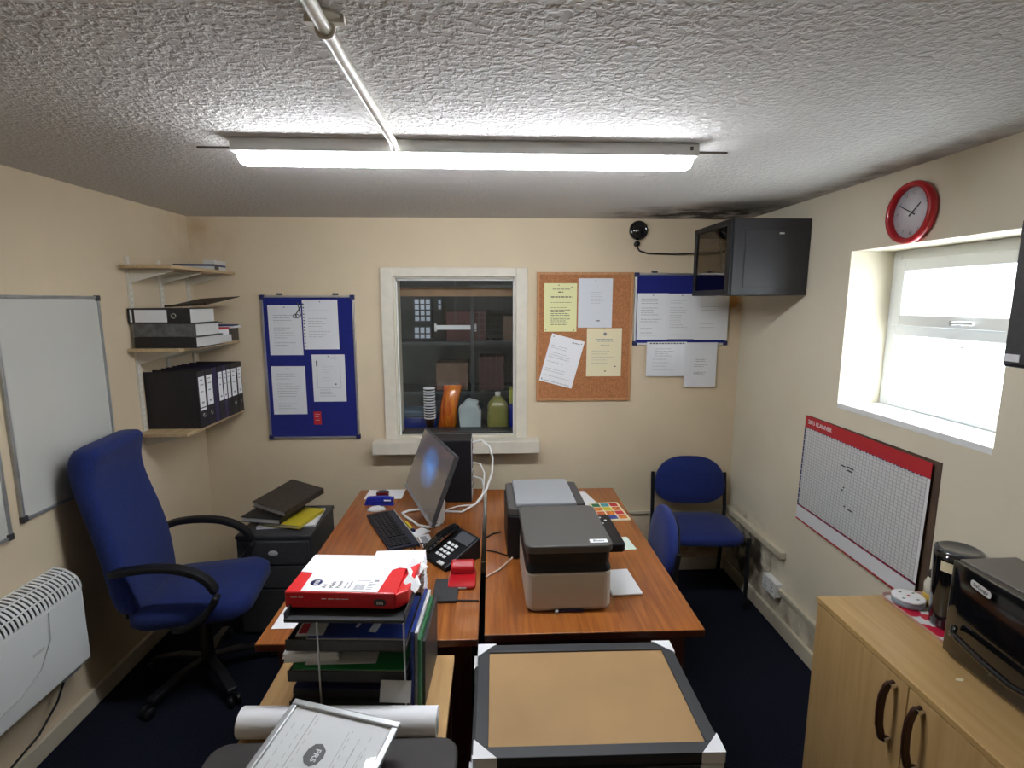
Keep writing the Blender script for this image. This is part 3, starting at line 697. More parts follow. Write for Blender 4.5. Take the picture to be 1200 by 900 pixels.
MB().box(-.038, -.001, -.07, .07, 0, .088).build('back_box', 'white', t, .005); MB().box(-.044, -.039, -.073, .073, -.002, .09).build('face_plate', 'white', t, .003)
b = MB()
for y in (-.035, .035):
    b.box(-.0465, -.0445, y - .008, y + .008, .066, .078)
b.build('switch', 'lgrey', t)
b = MB()
for y in (-.035, .035):
    b.box(-.0455, -.0442, y - .003, y + .003, .045, .053); b.box(-.0455, -.0442, y - .014, y - .007, .024, .029); b.box(-.0455, -.0442, y + .007, y + .014, .024, .029)
b.build('pin_hole', 'ink2', t)
tag(MB().tube([(XR - .006, 2.93, .29), (XR - .004, 2.935, .36), (XR - .006, 2.93, .44)], .003, 6).build('socket_cable', 'skirt'), 'short thin cable rising from the wall socket to the trunking', 'cable')
# black wall unit at right frame edge
t = thing('wall_speaker', 'black box unit mounted on the right wall beside the window', 'speaker', (XR, 1.39, 1.705))
MB().box(-.12, -.001, -.16, .16, 0, .44).build('case', 'blackp', t, .006)
MB().box(-.13, -.1205, -.15, .15, .012, .428).build('front_panel', 'charcoal', t, .003)
MB().box(-.1315, -.1302, .10, .145, .018, .040).build('sticker', 'paper', t)

# ------------------------------------------------------------------ left wall: whiteboards, shelves, heater
def wboard(label, y0, y1, z0, z1, tray=False):
    t = thing('whiteboard', label, 'whiteboard', (XL, (y0 + y1) / 2, z0)); w = (y1 - y0) / 2; h = z1 - z0; f = .014
    MB().box(.001, .010, -w + f, w - f, f, h - f).build('writing_surface', 'whiteboard', t)
    b = MB(); b.box(.0005, .016, -w, -w + f, 0, h); b.box(.0005, .016, w - f, w, 0, h); b.box(.0005, .016, -w + f, w - f, 0, f); b.box(.0005, .016, -w + f, w - f, h - f, h)
    b.build('frame', 'silver', t, .002)
    for sy in (-1, 1):
        for zz in (-.003, h - .023): MB().box(.0005, .019, sy * (w + .003), sy * (w - .023), zz, zz + .026).build('corner_cap', 'charcoal', t, .003)
    return t
wboard('large whiteboard with grey frame on the left wall behind the office chair', 2.112, 2.68, 1.018, 1.925)
wboard('second whiteboard at the left frame edge, its corner below the big one', 1.46, 2.060, .975, 1.60)
for k, (y, lab) in enumerate(((2.92, 'white slotted shelf upright nearest the whiteboard on the left wall'), (3.19, 'white slotted shelf upright, the middle one of three on the left wall'), (3.47, 'white slotted shelf upright nearest the room corner on the left wall'))):
    b = MB(); b.box(XL + .0005, XL + .012, y - .012, y + .012, 1.13, 2.13)
    for q in range(30): b.box(XL + .012, XL + .0125, y - .006, y + .006, 1.15 + q * .032, 1.164 + q * .032, 1)
    tag(b.build('shelf_upright', ['paint', 'lgrey']), lab, 'shelf upright', 'slotted uprights of the wall shelves')
for z, lab in ((2.085, 'top wall shelf of pale board on white brackets, left corner'), (1.655, 'middle wall shelf of pale board holding the pile of binders'), (1.20, 'lowest wall shelf of pale board holding the row of black binders')):
    t = thing('wall_shelf', lab, 'shelf', (XL + .013, 3.18, z), 0, 'pale board shelves in the left corner')
    MB().box(0, .262, -.34, .345, -.018, 0).build('board', 'shelfw', t, .002)
    for y in (-.26, .01, .29):
        b = MB(); b.prism([(0, -.02), (.225, -.02), (.225, -.028), (.02, -.085), (0, -.085)], -.006, .006, 0, frame((0, y, 0), (1, 0, 0), (0, 0, 1)))
        b.build('bracket', 'paint', t, .001)
def binder(w=.075, cover='bindblk', label_h=(.11, .29), side='bindblk', ring=True, lab2=False):
    """upright lever-arch file: base centre origin, spine faces +x, width along y"""
    t = thing('lever_arch_file', '', 'binder')
    H, D = .318, .285
    b = MB(); b.box(-D / 2, D / 2 - .003, -w / 2, -w / 2 + .003, 0, H); b.box(-D / 2, D / 2 - .003, w / 2 - .003, w / 2, 0, H); b.box(D / 2 - .003, D / 2, -w / 2, w / 2, 0, H)
    b.build('cover', cover, t, .001)
    MB().box(-D / 2 + .02, D / 2 - .03, -w / 2 + .008, w / 2 - .008, .008, H - .012).build('contents', 'pages', t)
    lw = w * .38
    b = MB(); b.box(D / 2 + .0002, D / 2 + .001, -lw, lw, label_h[0], label_h[1])
    if lab2: b.box(D / 2 + .0002, D / 2 + .001, -lw, lw, label_h[0] - .018, label_h[0] - .006)
    rd = random.Random(int(w * 1000)); z = label_h[1] - .02
    for q in range(3): b.box(D / 2 + .001, D / 2 + .0013, -lw * .6, lw * rd.uniform(.2, .7), z, z + .005, 1); z -= rd.uniform(.012, .04)
    b.box(D / 2 + .001, D / 2 + .0013, -lw * .4, lw * .4, label_h[0] + .02, label_h[0] + .03, 1)
    b.build('spine_label', ['paper2', 'ink'], t)
    if ring:
        T = frame((D / 2 + .001, 0, .068), (0, 1, 0), (0, 0, 1))
        MB().tube([(.011 * math.cos(a), .011 * math.sin(a), .0005) for a in [2 * PI * i / 16 for i in range(16)]], .002, 6, 0, T, True).build('finger_ring', 'chrome', t)
    return t
y = 2.955
specs = [(.080, 'bindblk', True, True, 'black lever arch file nearest the camera on the lowest wall shelf, two-part spine label'),
         (.080, 'bindblk', True, False, 'second black lever arch file on the lowest shelf, plain wide spine label'),
         (.048, 'bindpur', False, False, 'narrow violet binder without label beside the second black file, lowest shelf'),
         (.058, 'bindblk', False, False, 'black file with a narrow white label in the middle of the lowest shelf'),
         (.046, 'bindpur', False, False, 'slim violet-edged file with a thin label, fifth along the lowest shelf'),
         (.046, 'bindblk', False, False, 'slim black file with a thin label, sixth along the lowest shelf'),
         (.080, 'bindblk', True, False, 'black lever arch file with wide label, second from the room corner on the lowest shelf'),
         (.066, 'bindblk', True, False, 'black lever arch file in the room corner at the end of the lowest shelf')]
for k, (w, c, rg, l2, lab) in enumerate(specs):
    t = binder(w, c, (.115, .285), ring=rg, lab2=l2); t.location = (-1.755, y + w / 2, 1.2005); t['label'] = lab; t['group'] = 'files in a row on the lowest wall shelf'
    if k == 2:
        for ch in list(t.children):
            if ch.name.startswith('spine_label'): bpy.data.objects.remove(ch)
    y += w + .0025
# middle shelf pile: files lying flat, spine towards the camera
def flat_file(label, x, yc, z, th, cover, lab=True, slant=0, pagem='pages'):
    t = thing('lever_arch_file', label, 'binder', (x, yc, z), 0, 'files lying in a pile on the middle wall shelf')
    w, D = .32, .285
    b = MB(); b.box(-w / 2, w / 2, -D / 2, D / 2, 0, .003); b.box(-w / 2, w / 2, -D / 2, D / 2, th - .003, th); b.box(-w / 2, w / 2, -D / 2, -D / 2 + .003, .003, th - .003)
    b.build('cover', cover, t, .001)
    MB().box(-w / 2 + .01, w / 2 - .008, -D / 2 + .01, D / 2 - .03, .0045, th - .0045).build('contents', pagem, t)
    if lab:
        MB().box(-w / 2 + .035, w / 2 - .12, -D / 2 - .001, -D / 2 - .0002, .008, th - .008).box(-w / 2 + .012, -w / 2 + .022, -D / 2 - .001, -D / 2 - .0002, .008, th - .008).build('spine_label', 'paper', t)
        T = frame((w / 2 - .085, -D / 2 - .001, th / 2), (1, 0, 0), (0, 0, 1))
        MB().tube([(.012 * math.cos(a), .012 * math.sin(a), .0005) for a in [2 * PI * i / 16 for i in range(16)]], .0022, 6, 0, T, True).build('finger_ring', 'chrome', t)
    return t
flat_file('black file lying flat at the bottom of the pile on the middle wall shelf', -1.715, 3.02, 1.6555, .058, 'bindblk', False)
flat_file('worn grey file lying flat in the middle of the pile on the middle wall shelf', -1.713, 3.02, 1.7145, .068, 'bindgry', False)
flat_file('black labelled file with a ring lying on top of the pile, middle wall shelf', -1.735, 3.02, 1.7835, .080, 'bindblk', True)
o = MB().box(-.13, .13, -.15, .15, 0, .004).box(-.13, .13, -.15, -.146, .004, .012).build('folder_cover', 'brownbd'); o.matrix_world = Matrix.Translation((-1.68, 3.22, 1.896)) @ Euler((R(9), R(-3), R(-10))).to_matrix().to_4x4()
tag(o, 'brown board folder lying open on the top of the pile, middle wall shelf', 'folder')
tag(MB().box(-1.86, -1.60, 3.20, 3.36, 1.6555, 1.70, 0).box(-1.86, -1.61, 3.21, 3.35, 1.70, 1.735, 1).box(-1.85, -1.60, 3.2, 3.34, 1.735, 1.745, 2).build('paper_stack', ['pages', 'paper', 'redprint'], bevel=.003), 'loose stack of papers with a red edge behind the pile, middle wall shelf', 'papers')
tag(MB().box(-1.78, -1.62, 3.375, 3.50, 1.6555, 1.735).build('small_box', 'blackg', bevel=.004), 'small glossy black box at the corner end of the middle wall shelf', 'box')
tag(MB().box(-1.85, -1.60, 3.385, 3.49, 1.736, 1.748).box(-1.84, -1.61, 3.39, 3.48, 1.748, 1.756, 1).build('leaflet_bundle', ['paper', 'navy']), 'bundle of leaflets lying on the small black box, middle wall shelf', 'papers')
b = MB(); b.box(-.12, .12, -.09, .09, 0, .02, 0); b.box(-.11, .12, -.085, .085, .02, .032, 1); b.box(.06, .121, -.09, .09, .032, .055, 0); b.box(.121, .1225, -.09, -.03, .0, .03, 2)
o = b.build('paper_bundle', ['pages', 'navy', 'brownbd'], bevel=.002); o.location = (-1.76, 3.36, 2.0855); o.rotation_euler = (0, 0, .1)
tag(o, 'small bundle of printed booklets on the top wall shelf', 'papers')

# heater
t = thing('panel_heater', 'white wall convector heater with louvred top on the left wall', 'heater', (XL, 1.80, .335))
L2 = .435; dp = .112
b = MB(); b.prism([(.004, .012), (dp, 0), (dp, .335), (.004, .335)], -L2, L2, 0, frame((0, 0, 0), (1, 0, 0), (0, 0, 1)) @ Matrix.Rotation(0, 4, 'X'))
b.build('body', 'white_metal', t, .006)
# curved louvre: profile arc from the front top to the back top
b = MB(); arc = []
for k in range(13):
    a = k / 12 * PI / 2; arc.append((dp - .112 * (1 - math.cos(a)) - .002 + .0, .337 + .088 * math.sin(a)))
arc = [(max(.004, x), z) for x, z in arc]
for q in range(44):
    yy = -L2 + .006 + q * (2 * L2 - .012) / 43
    b.strip([(x, yy, z) for x, z in arc], .0115, .003, 0, None, (1, 0, 1))
for i in (0, 4, 8, 12): b.tube([(arc[i][0], -L2, arc[i][1]), (arc[i][0], L2, arc[i][1])], .0035, 6)
b.build('louvre_grille', 'white_metal', t)
for s_ in (-1, 1): MB().prism([(0.004, .337)] + arc, s_ * L2 - .002, s_ * L2 + .002, 0, frame((0, 0, 0), (1, 0, 0), (0, 0, 1))).build('end_cheek', 'white_metal', t)
MB().loft([[(max(.002, x - .012), yy, max(.337, z - .012)) for x, z in arc] for yy in (-L2 + .01, L2 - .01)], 0, None, False, False, False).build('slot_shade', 'ink2', t)  # dark sheet added under the louvres, shade of the slots as colour
MB().box(dp + .0002, dp + .0015, .16, .215, .19, .203).build('badge', 'lgrey', t, .0006)
MB().box(.02, .09, L2 - .13, L2 - .03, -.03, -.0005).build('control_box', 'mgrey', t, .004)
tag(MB().tube([(XL + .06, 2.15, .30), (XL + .055, 2.10, .22), (XL + .05, 2.0, .15), (XL + .045, 1.86, .12), (XL + .04, 1.7, .12), (XL + .04, 1.5, .15)], .0045, 8).build('power_cord', 'blackp'), 'dark power cord drooping below the wall heater', 'cord')
MB().tube([(dp + .004, .25, .325), (dp + .006, .24, .215), (dp + .006, .18, .125), (dp + .006, .08, .08), (dp + .004, -.1, .065), (dp + .004, -.3, .075)], .0022, 6).build('thin_cord', 'lgrey', t)

# ------------------------------------------------------------------ executive chair
t = thing('office_chair', 'high-backed blue fabric office armchair with black arms by the left wall', 'chair', (-1.455, 2.54, 0), R(8))
# local: faces +x
b = MB()
b.lathe([(.035, .07), (.04, .10), (.03, .13), (.026, .38)], 16); b.build('gas_column', 'blackp', t)
for k in range(5):
    a = R(20 + 72 * k); c, s_ = math.cos(a), math.sin(a)
    lg = MB().strip([(.02 * c, .02 * s_, .105), (.16 * c, .16 * s_, .10), (.30 * c, .30 * s_, .068)], .045, .024).build('base_leg', 'blackp', t, .006)
    T = rz(a, (.30 * c, .30 * s_, 0))
    b = MB()
    for sy in (-.017, .017): b.lathe([(.024, -.009), (.026, -.006), (.026, .006), (.024, .009)], 16, 0, T @ Matrix.Translation((.012, sy, .0265)) @ Matrix.Rotation(PI / 2, 4, 'X'))
    b.tube([(0, 0, .03), (0, 0, .062)], .008, 8, 0, T)
    b.build('caster', 'blackp', lg)
MB().box(-.13, .13, -.10, .10, .385, .42).build('mechanism', 'blackp', t, .006)
b = MB(); pad(b, rrect(.53, .50, .10, 6), .10, Matrix.Translation((.015, 0, .465)) @ Matrix.Rotation(R(-2), 4, 'Y'), 0, .35, .07); b.build('seat', 'bluefab', t)
# backrest: loft of rounded rings up a curved spine
secs = [(-.22, .46, .44, .07), (-.245, .54, .49, .085), (-.255, .66, .50, .095), (-.275, .80, .50, .09), (-.315, .95, .485, .085), (-.345, 1.06, .475, .085), (-.355, 1.15, .475, .10), (-.345, 1.21, .47, .125), (-.335, 1.25, .45, .12), (-.335, 1.275, .40, .07)]
rings = []
for (x, z, w, th) in secs:
    rings.append([(x + p[0], p[1], z) for p in rrect(th, w, th * .42, 4)])
b = MB(); b.loft(rings); b.build('backrest', 'bluefab', t, sub=1)
MB().box(-.30, -.12, -.04, .04, .37, .395).box(-.335, -.30, -.04, .04, .37, .62).build('back_bracket', 'blackp', t, .006)
for sy in (-1, 1):
    y_ = sy * .275
    pts = [(-.255, y_ * .93, .715), (-.20, y_, .73), (-.08, y_, .735), (.04, y_, .715), (.13, y_, .66), (.165, y_, .58), (.12, y_, .50), (.04, y_, .44), (-.04, y_ * .8, .405)]
    # smooth the path
    P = [Vector(p) for p in pts]; S = []
    for i in range(len(P) - 1):
        p0 = P[max(0, i - 1)]; p1 = P[i]; p2 = P[i + 1]; p3 = P[min(len(P) - 1, i + 2)]
        for q in range(4):
            u = q / 4; S.append(.5 * ((2 * p1) + (p2 - p0) * u + (2 * p0 - 5 * p1 + 4 * p2 - p3) * u * u + (3 * p1 - p0 - 3 * p2 + p3) * u ** 3))
    S.append(P[-1])
    MB().strip(S, .052, .030, 0, None, (0, sy * 0.001, 1) if False else (0.01, 0, 1)).build('armrest', 'blackp', t, .008)

# ------------------------------------------------------------------ filing pedestal and folders on it
t = thing('filing_pedestal', 'dark grey filing pedestal with lock between office chair and desk', 'pedestal', (-1.232, 3.075, 0))
MB().box(-.205, .205, -.195, .245, .0, .575).build('carcass', 'charcoal', t, .004)
MB().box(-.212, .212, -.20, .25, .576, .60).build('top', 'charcoal', t, .006)
for z0, z1 in ((.02, .28), (.29, .42), (.43, .565)):
    MB().box(-.198, .198, -.212, -.1955, z0, z1).build('drawer_front', 'charcoal', t, .003)
MB().lathe([(.027, 0), (.027, .002), (.024, .0028)], 24, 0, frame((.0, -.2125, .50), (1, 0, 0), (0, 0, 1)) @ Matrix.Scale(.6, 4, (0, 1, 0))).build('badge', 'lgrey', t)
MB().lathe([(.007, 0), (.007, .004)], 14, 0, frame((-.11, -.2125, .24), (1, 0, 0), (0, 0, 1))).build('lock', 'chrome', t)
def leanfile(label, T, m, w=.29, d=.32, th=.03, cat='folder'):
    b = MB(); b.box(-w / 2, w / 2, -d / 2, d / 2, 0, .003, 0); b.box(-w / 2, w / 2, -d / 2, d / 2, th - .003, th, 0); b.box(-w / 2 + .008, w / 2 - .008, -d / 2 + .004, d / 2 - .01, .003, th - .003, 1); b.box(w / 2 - .003, w / 2, -d / 2, d / 2, .003, th - .003, 0)
    o = b.build('ring_binder', [m, 'pages'], bevel=.001); o.matrix_world = T; return tag(o, label, cat, 'folders piled on the filing pedestal')
leanfile('white and grey papers in a thin cover at the bottom of the pedestal pile', rz(R(4), (-1.205, 3.10, .601)), 'paper', .33, .26, .012)
leanfile('yellow folder near the bottom of the pile on the filing pedestal', rz(R(-14), (-1.185, 3.08, .614)), 'yellow', .24, .26, .02)
leanfile('black ring binder in the middle of the pile on the pedestal', rz(R(-12), (-1.31, 3.10, .635)), 'bindblk', .25, .27, .03)
leanfile('brown mottled ring binder tilted on top of the pile on the pedestal', Matrix.Translation((-1.235, 3.15, .705)) @ Euler((R(8), R(5), R(-26))).to_matrix().to_4x4(), 'brownbd', .26, .31, .035)

# ------------------------------------------------------------------ desks
def desk(label, x0, x1, y0, y1):
    t = thing('office_desk', label, 'desk', ((x0 + x1) / 2, (y0 + y1) / 2, 0), 0, 'wooden desks side by side'); w = (x1 - x0) / 2; d = (y1 - y0) / 2
    MB().box(-w, w, -d, d, DK - .004, DK).build('top', 'desk', t, .0015)
    MB().box(-w, w, -d, d, DK - .028, DK - .0045).build('top_edge', 'deskedge', t, .002)
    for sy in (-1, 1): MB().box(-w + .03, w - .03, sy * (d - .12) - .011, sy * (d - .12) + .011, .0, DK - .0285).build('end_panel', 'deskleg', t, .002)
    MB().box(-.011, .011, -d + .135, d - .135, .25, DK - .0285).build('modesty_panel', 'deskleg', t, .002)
    return t
desk('left wooden desk holding the monitor and telephone', -.822, -.052, 1.712, 3.235)
desk('right wooden desk holding the two printers', -.030, .765, 1.735, 3.215)

# monitor
A = Vector((-.4906, 2.8932, .8763)); yaw = -1.2183; tl = .3639
d_ = Vector((math.cos(yaw), math.sin(yaw), 0)); m_ = Vector((-math.sin(yaw), math.cos(yaw), 0)); u_ = math.sin(tl) * m_ + math.cos(tl) * Vector((0, 0, 1))
t = thing('computer_monitor', 'large flat computer monitor, switched on, turned towards the office chair', 'monitor', (-.36, 2.73, DK))
TL = Matrix.Translation((.36, -2.73, -DK)) @ frame(A, d_, u_)          # local z of frame = d x u
nz = d_.cross(u_)
sgn = 1 if nz.dot(Vector((-1, 0, 0))) > 0 else -1                     # +1: local z faces the chair
def scr(mb): mb.v = [tuple(TL @ Vector(v)) for v in mb.v]; return mb
scr(MB().box(0, .60, 0, .345, -.022 * sgn, -.003 * sgn)).build('back_shell', 'charcoal', t, .003)
scr(MB().box(0, .60, 0, .018, -.0028 * sgn, .001 * sgn)).build('bezel', 'mgrey', t)
so = MB().box(.006, .594, 0, .001, .02, .339).build('screen', 'screen', t)
so.matrix_local = TL @ frame((0, 0, 0.0004 * sgn), (1, 0, 0), (0, 0, -1 * sgn)) if False else TL @ Matrix(((1, 0, 0, 0), (0, 0, 1, 0), (0, -1 * 1, 0, .0005 * sgn), (0, 0, 0, 1)))
ring_ = [(-.500, 2.838), (-.46, 2.875), (-.38, 2.892), (-.30, 2.875), (-.268, 2.80), (-.265, 2.73), (-.285, 2.665), (-.335, 2.645), (-.39, 2.67), (-.43, 2.73), (-.475, 2.79)]
b = MB(); b.tube([(x + .36, y - 2.73, .008) for x, y in ring_], .0075, 8, 0, None, True); b.build('foot', 'white', t)
b = MB(); mid = A + d_ * .30 + u_ * .15 - nz * .022 * sgn
b.strip([(-.285 + .36, 2.70 - 2.73, .008), (-.27 + .36, 2.69 - 2.73, .12), tuple(mid + Vector((.36, -2.73, -DK)))], .05, .015, 0, None, (0, 1, .2)); b.build('neck', 'white', t, .003)
# tower
t = thing('computer_tower', 'black computer tower with rear ports and white cables at the desk back', 'computer', (-.265, 3.085, DK))
MB().box(-.148, .145, -.085, .085, .003, .375).build('case', 'blackp', t, .004)
MB().box(.1455, .148, -.078, .078, .01, .37).build('rear_plate', 'lgrey', t)
b = MB()
for z in (.30, .26, .235, .20, .15, .12, .08): b.box(.1481, .151, -.06, .02, z, z + .014)
b.box(.1481, .1495, -.06, .06, .32, .36); b.build('port', 'ink2', t)
wc = 'white cables from the computer tower'
tag(MB().tube([(-.112, 3.05, 1.08), (-.06, 3.03, 1.10), (-.015, 3.0, 1.07), (.005, 2.99, 1.0), (.0, 2.97, .92), (-.03, 2.93, .84), (-.09, 2.88, .77), (-.17, 2.84, .738), (-.27, 2.86, .735), (-.33, 2.92, .735)], .006, 8).build('white_cable', 'white'), 'thick white cable arching from the tower top port down onto the desk', 'cable', wc)
tag(MB().tube([(-.112, 3.07, .95), (-.07, 3.05, .95), (-.045, 3.03, .90), (-.05, 3.0, .82), (-.06, 2.98, .76), (-.10, 2.95, .735), (-.2, 2.93, .735), (-.26, 2.88, .735)], .0045, 8).build('white_cable', 'white'), 'thinner white cable from the tower middle port lying on the desk', 'cable', wc)
tag(MB().tube([(-.112, 3.03, .88), (-.06, 3.01, .87), (-.04, 2.98, .79), (-.041, 2.93, .70), (-.041, 2.9, .45)], .005, 8).build('grey_cable', 'lgrey'), 'pale cable from the tower dropping into the gap between the desks', 'cable')
# keyboard
t = thing('keyboard', 'black computer keyboard lying askew in front of the monitor', 'keyboard', (-.520, 2.625, DK), R(-64.6))
MB().prism([(-.235, -.075), (.235, -.075), (.235, .075), (-.235, .075)], .001, .016).build('base', mat('dark_blue_black_plastic', (.012, .014, .03), .4), t, .004)
b = MB()
for r_ in range(5):
    n = 15
    for k in range(n):
        if r_ == 0 and 3 < k < 9: 
            if k == 4: b.box(-.222 + .0225 * 4, -.222 + .0225 * 9 - .003, -.068, -.052, .016, .021)
            continue
        x = -.222 + .0225 * k + (.004 * r_ if k < 14 else 0) * 0
        b.box(x, x + .0195, -.068 + r_ * .022, -.050 + r_ * .022, .016, .021)
for r_ in range(5):
    for k in range(4): x = .130 + .0225 * k; b.box(x, x + .0195, -.068 + r_ * .022, -.050 + r_ * .022, .016, .021)
kc = b.build('keys', 'blackp', t); kc['kind'] = 'stuff'
MB().box(-.235, .235, .0755, .079, .002, .014).build('front_lip', 'lgrey', t)
# stationery on the far left desk
tag(MB().box(0, .225, 0, .16, 0, .0006).build('desk_sheet', 'paper2', loc=None), 'white sheet on the far left corner of the left desk', 'paper').location = (-.768, 3.075, DK + .0003)
t = thing('mobile_phone', 'dark red glossy object standing on the white sheet, far corner of left desk', 'phone', (-.663, 3.12, DK + .001))
MB().prism(rrect(.075, .055, .018), 0, .03).build('body', mat('dark_red_gloss', (.12, .004, .01), .2, coat=.6), t, .006); MB().prism(rrect(.045, .035, .01), .0302, .034).build('lid', 'ink2', t, .001)
t = thing('stapler', 'royal blue stapler behind the keyboard on the left desk', 'stapler', (-.655, 2.99, DK), R(-4))
MB().prism([(-.085, 0), (.085, 0), (.085, .010), (-.085, .010)], -.018, .018, 0, frame((0, 0, 0), (1, 0, 0), (0, 0, 1))).build('base', 'blue', t, .003)
MB().prism([(-.085, .012), (.08, .018), (.085, .045), (.03, .052), (-.07, .046)], -.017, .017, 0, frame((0, 0, 0), (1, 0, 0), (0, 0, 1))).build('arm', 'blue', t, .006)
MB().box(.03, .07, -.0186, -.0175, .028, .036).build('logo_plate', 'paper', t)
t = thing('computer_mouse', 'light grey computer mouse beside the blue stapler', 'mouse', (-.655, 2.905, DK), R(10))
b = MB(); rings = []
for k in range(8):
    a = k / 7 * PI / 2; rings.append([(.052 * math.cos(a) * math.cos(q) + .0, .028 * math.cos(a) * math.sin(q), .026 * math.sin(a)) for q in [2 * PI * i / 20 for i in range(20)]])
b.loft(rings); b.build('body', 'lgrey', t); MB().box(.02, .035, -.002, .002, .0215, .027).build('scroll_wheel', 'ink2', t)
tag(MB().box(-.05, .05, -.035, .035, 0, .0008).build('sticky_note', 'paper2'), 'white note card lying under the monitor beside the keyboard', 'paper').matrix_world = rz(R(50), (-.375, 2.60, DK + .0003))
tag(MB().box(-.10, .10, -.03, .03, 0, .0008).box(-.08, .05, -.02, .01, .0008, .0011, 1).build('till_receipt', ['paper', 'ink']), 'long curled receipt lying next to the near end of the keyboard', 'paper').matrix_world = rz(R(-70), (-.318, 2.475, DK + .0003))
t = thing('highlighter_pen', 'yellow highlighter pen lying beside the keyboard', 'pen', (-.432, 2.66, DK + .008), R(-62))
MB().tube([(-.06, 0, 0), (.04, 0, 0)], .0075, 10).build('barrel', 'yellow', t); MB().tube([(.041, 0, 0), (.065, 0, 0)], .008, 10).build('cap', 'navy', t)
# telephone
t = thing('desk_telephone', 'black desk telephone with tilted keypad beside the ream of paper', 'telephone', (-.185, 2.31, DK), R(-50))
S = frame((0, 0, 0), (0, 1, 0), (0, 0, 1))
MB().prism([(-.10, 0), (.10, 0), (.10, .10), (-.10, .02)], -.085, .085, 0, S).build('base', 'blackp', t, .006)
q = Matrix.Translation((.0, -.10, .022)) @ Matrix.Rotation(math.atan2(.08, .20), 4, 'X')
b = MB()
for r_ in range(4):
    for c in range(3): b.box(-.035 + c * .026, -.018 + c * .026, .035 + r_ * .024, .048 + r_ * .024, .001, .005, 0, q)
b.build('keypad', 'paper', t)
MB().box(-.03, .075, .14, .20, .001, .004, 0, q).build('display', 'ink2', t, .001)
b = MB(); b.strip([tuple(q @ Vector(p)) for p in ((-.062, .005, .022), (-.062, .03, .034), (-.062, .10, .042), (-.062, .17, .034), (-.062, .20, .022))], .038, .022, 0, None, (0, 0, 1)); b.build('handset', 'blackg', t, .006)
MB().box(.02, .06, .0, .018, .001, .004, 0, q).build('emblem', 'lgrey', t, .001)
coil = [(-.335 + .045 * math.cos(a) + .006 * math.cos(a * 12), 2.36 + .075 * math.sin(a) + .006 * math.sin(a * 12), DK + .012 + .006 * math.sin(a * 12)) for a in [2 * PI * .95 * i / 160 for i in range(161)]]
tag(MB().tube(coil, .0028, 6).build('coiled_cord', 'blackp'), 'black coiled handset cord looped on the desk beside the telephone', 'cord')
# red hole punch
t = thing('hole_punch', 'red desk hole punch on the left desk in front of the telephone', 'hole punch', (-.128, 2.115, DK))
MB().prism(rrect(.115, .155, .018), .001, .016).build('base', 'red', t, .004)
MB().prism([(.02, .017), (.075, .017), (.075, .06), (.045, .066), (.02, .045)], -.05, .05, 0, frame((0, 0, 0), (0, 1, 0), (0, 0, 1))).build('lever', 'red', t, .008)
MB().box(-.02, .02, -.0785, -.076, .004, .012).build('catch', 'lgrey', t, .001)
tag(MB().prism(rrect(.10, .17, .008), 0, .012).build('notebook', 'frameblk', bevel=.002), 'small black notebook on the desk behind the letter trays', 'notebook').location = (-.19, 1.965 + .06, DK + .0005)
tag(MB().tube([(-.055, 1.95, DK + .004), (-.15, 1.955, DK + .004), (-.24, 1.95, DK + .004)], .003, 6).build('thin_cable', 'blackp'), 'thin dark cable lying across the near part of the left desk', 'cable')

# printers
def printer_front():
    t = thing('printer', 'white-fronted inkjet printer with dark lid, nearest on the right desk', 'printer', (.287, 2.065, DK), R(1))
    # lower body, wide front toward -y
    b = MB()
    o0 = rrect(.325, .40, .03, 4); b.loft([[(p[0] * k, p[1] * (1 if p[1] > 0 else k), z) for p in o0] for k, z in ((.96, .003), (1, .02), (1, .150), (.985, .158))], 0, None, False)
    b.build('lower_body', mat('warm_white_plastic', (.56, .53, .48), .4), t, .003)
    b = MB(); b.loft([[(p[0] * k, p[1] * k, z) for p in rrect(.325, .395, .03, 4)] for k, z in ((1.0, .159), (1.01, .165), (.96, .19), (.98, .235))], 0, None, False); b.build('middle_body', 'blackp', t, .003)
    b = MB(); b.prism(rrect(.335, .40, .035, 5), .236, .268); b.build('scanner_lid', 'dgrey', t, .006)
    MB().prism([(p[0] + .195, p[1] + .02) for p in rrect(.075, .30, .02)], .200, .235).build('control_panel', 'blackp', t, .006)
    b = MB(); 
    for k in range(3): b.lathe([(.006, 0), (.006, .0015)], 10, 0, Matrix.Translation((.185 + .018 * (k % 2), .13 - .03 * k, .2352)))
    b.build('button', 'lgrey', t)
    T = Matrix.Translation((.115, -.165, .2683))
    MB().box(-.034, .034, -.014, .014, 0, .0008, 0, T).text('Ehon', .021, T @ Matrix.Translation((0, 0, .0008)), 1, .0003, 'CENTER', True).build('sticker', ['paper2', 'ink2'], t)
    MB().box(-.04, .055, -.205, -.195, .0005, .010).build('paper_tray_lip', 'bindpur', t, .001)
    MB().box(-.055, -.043, -.215, -.20, .0008, .012).build('tray_catch', 'lgrey', t, .001)
    return t
printer_front()
t = thing('printer', 'black multifunction printer with pale grey lid, farther one on the right desk', 'printer', (.250, 2.48, DK), R(1))
MB().prism(rrect(.37, .37, .03, 4), .003, .205).build('body', 'blackp', t, .004)
MB().prism(rrect(.36, .36, .025, 4), .206, .240).build('scanner_body', 'dgrey', t, .004)
MB().box(-.145, .135, -.17, .165, .2405, .262).build('lid', 'mgrey', t, .006)
MB().box(.14, .178, -.15, .15, .2405, .247).build('control_strip', 'charcoal', t, .002)
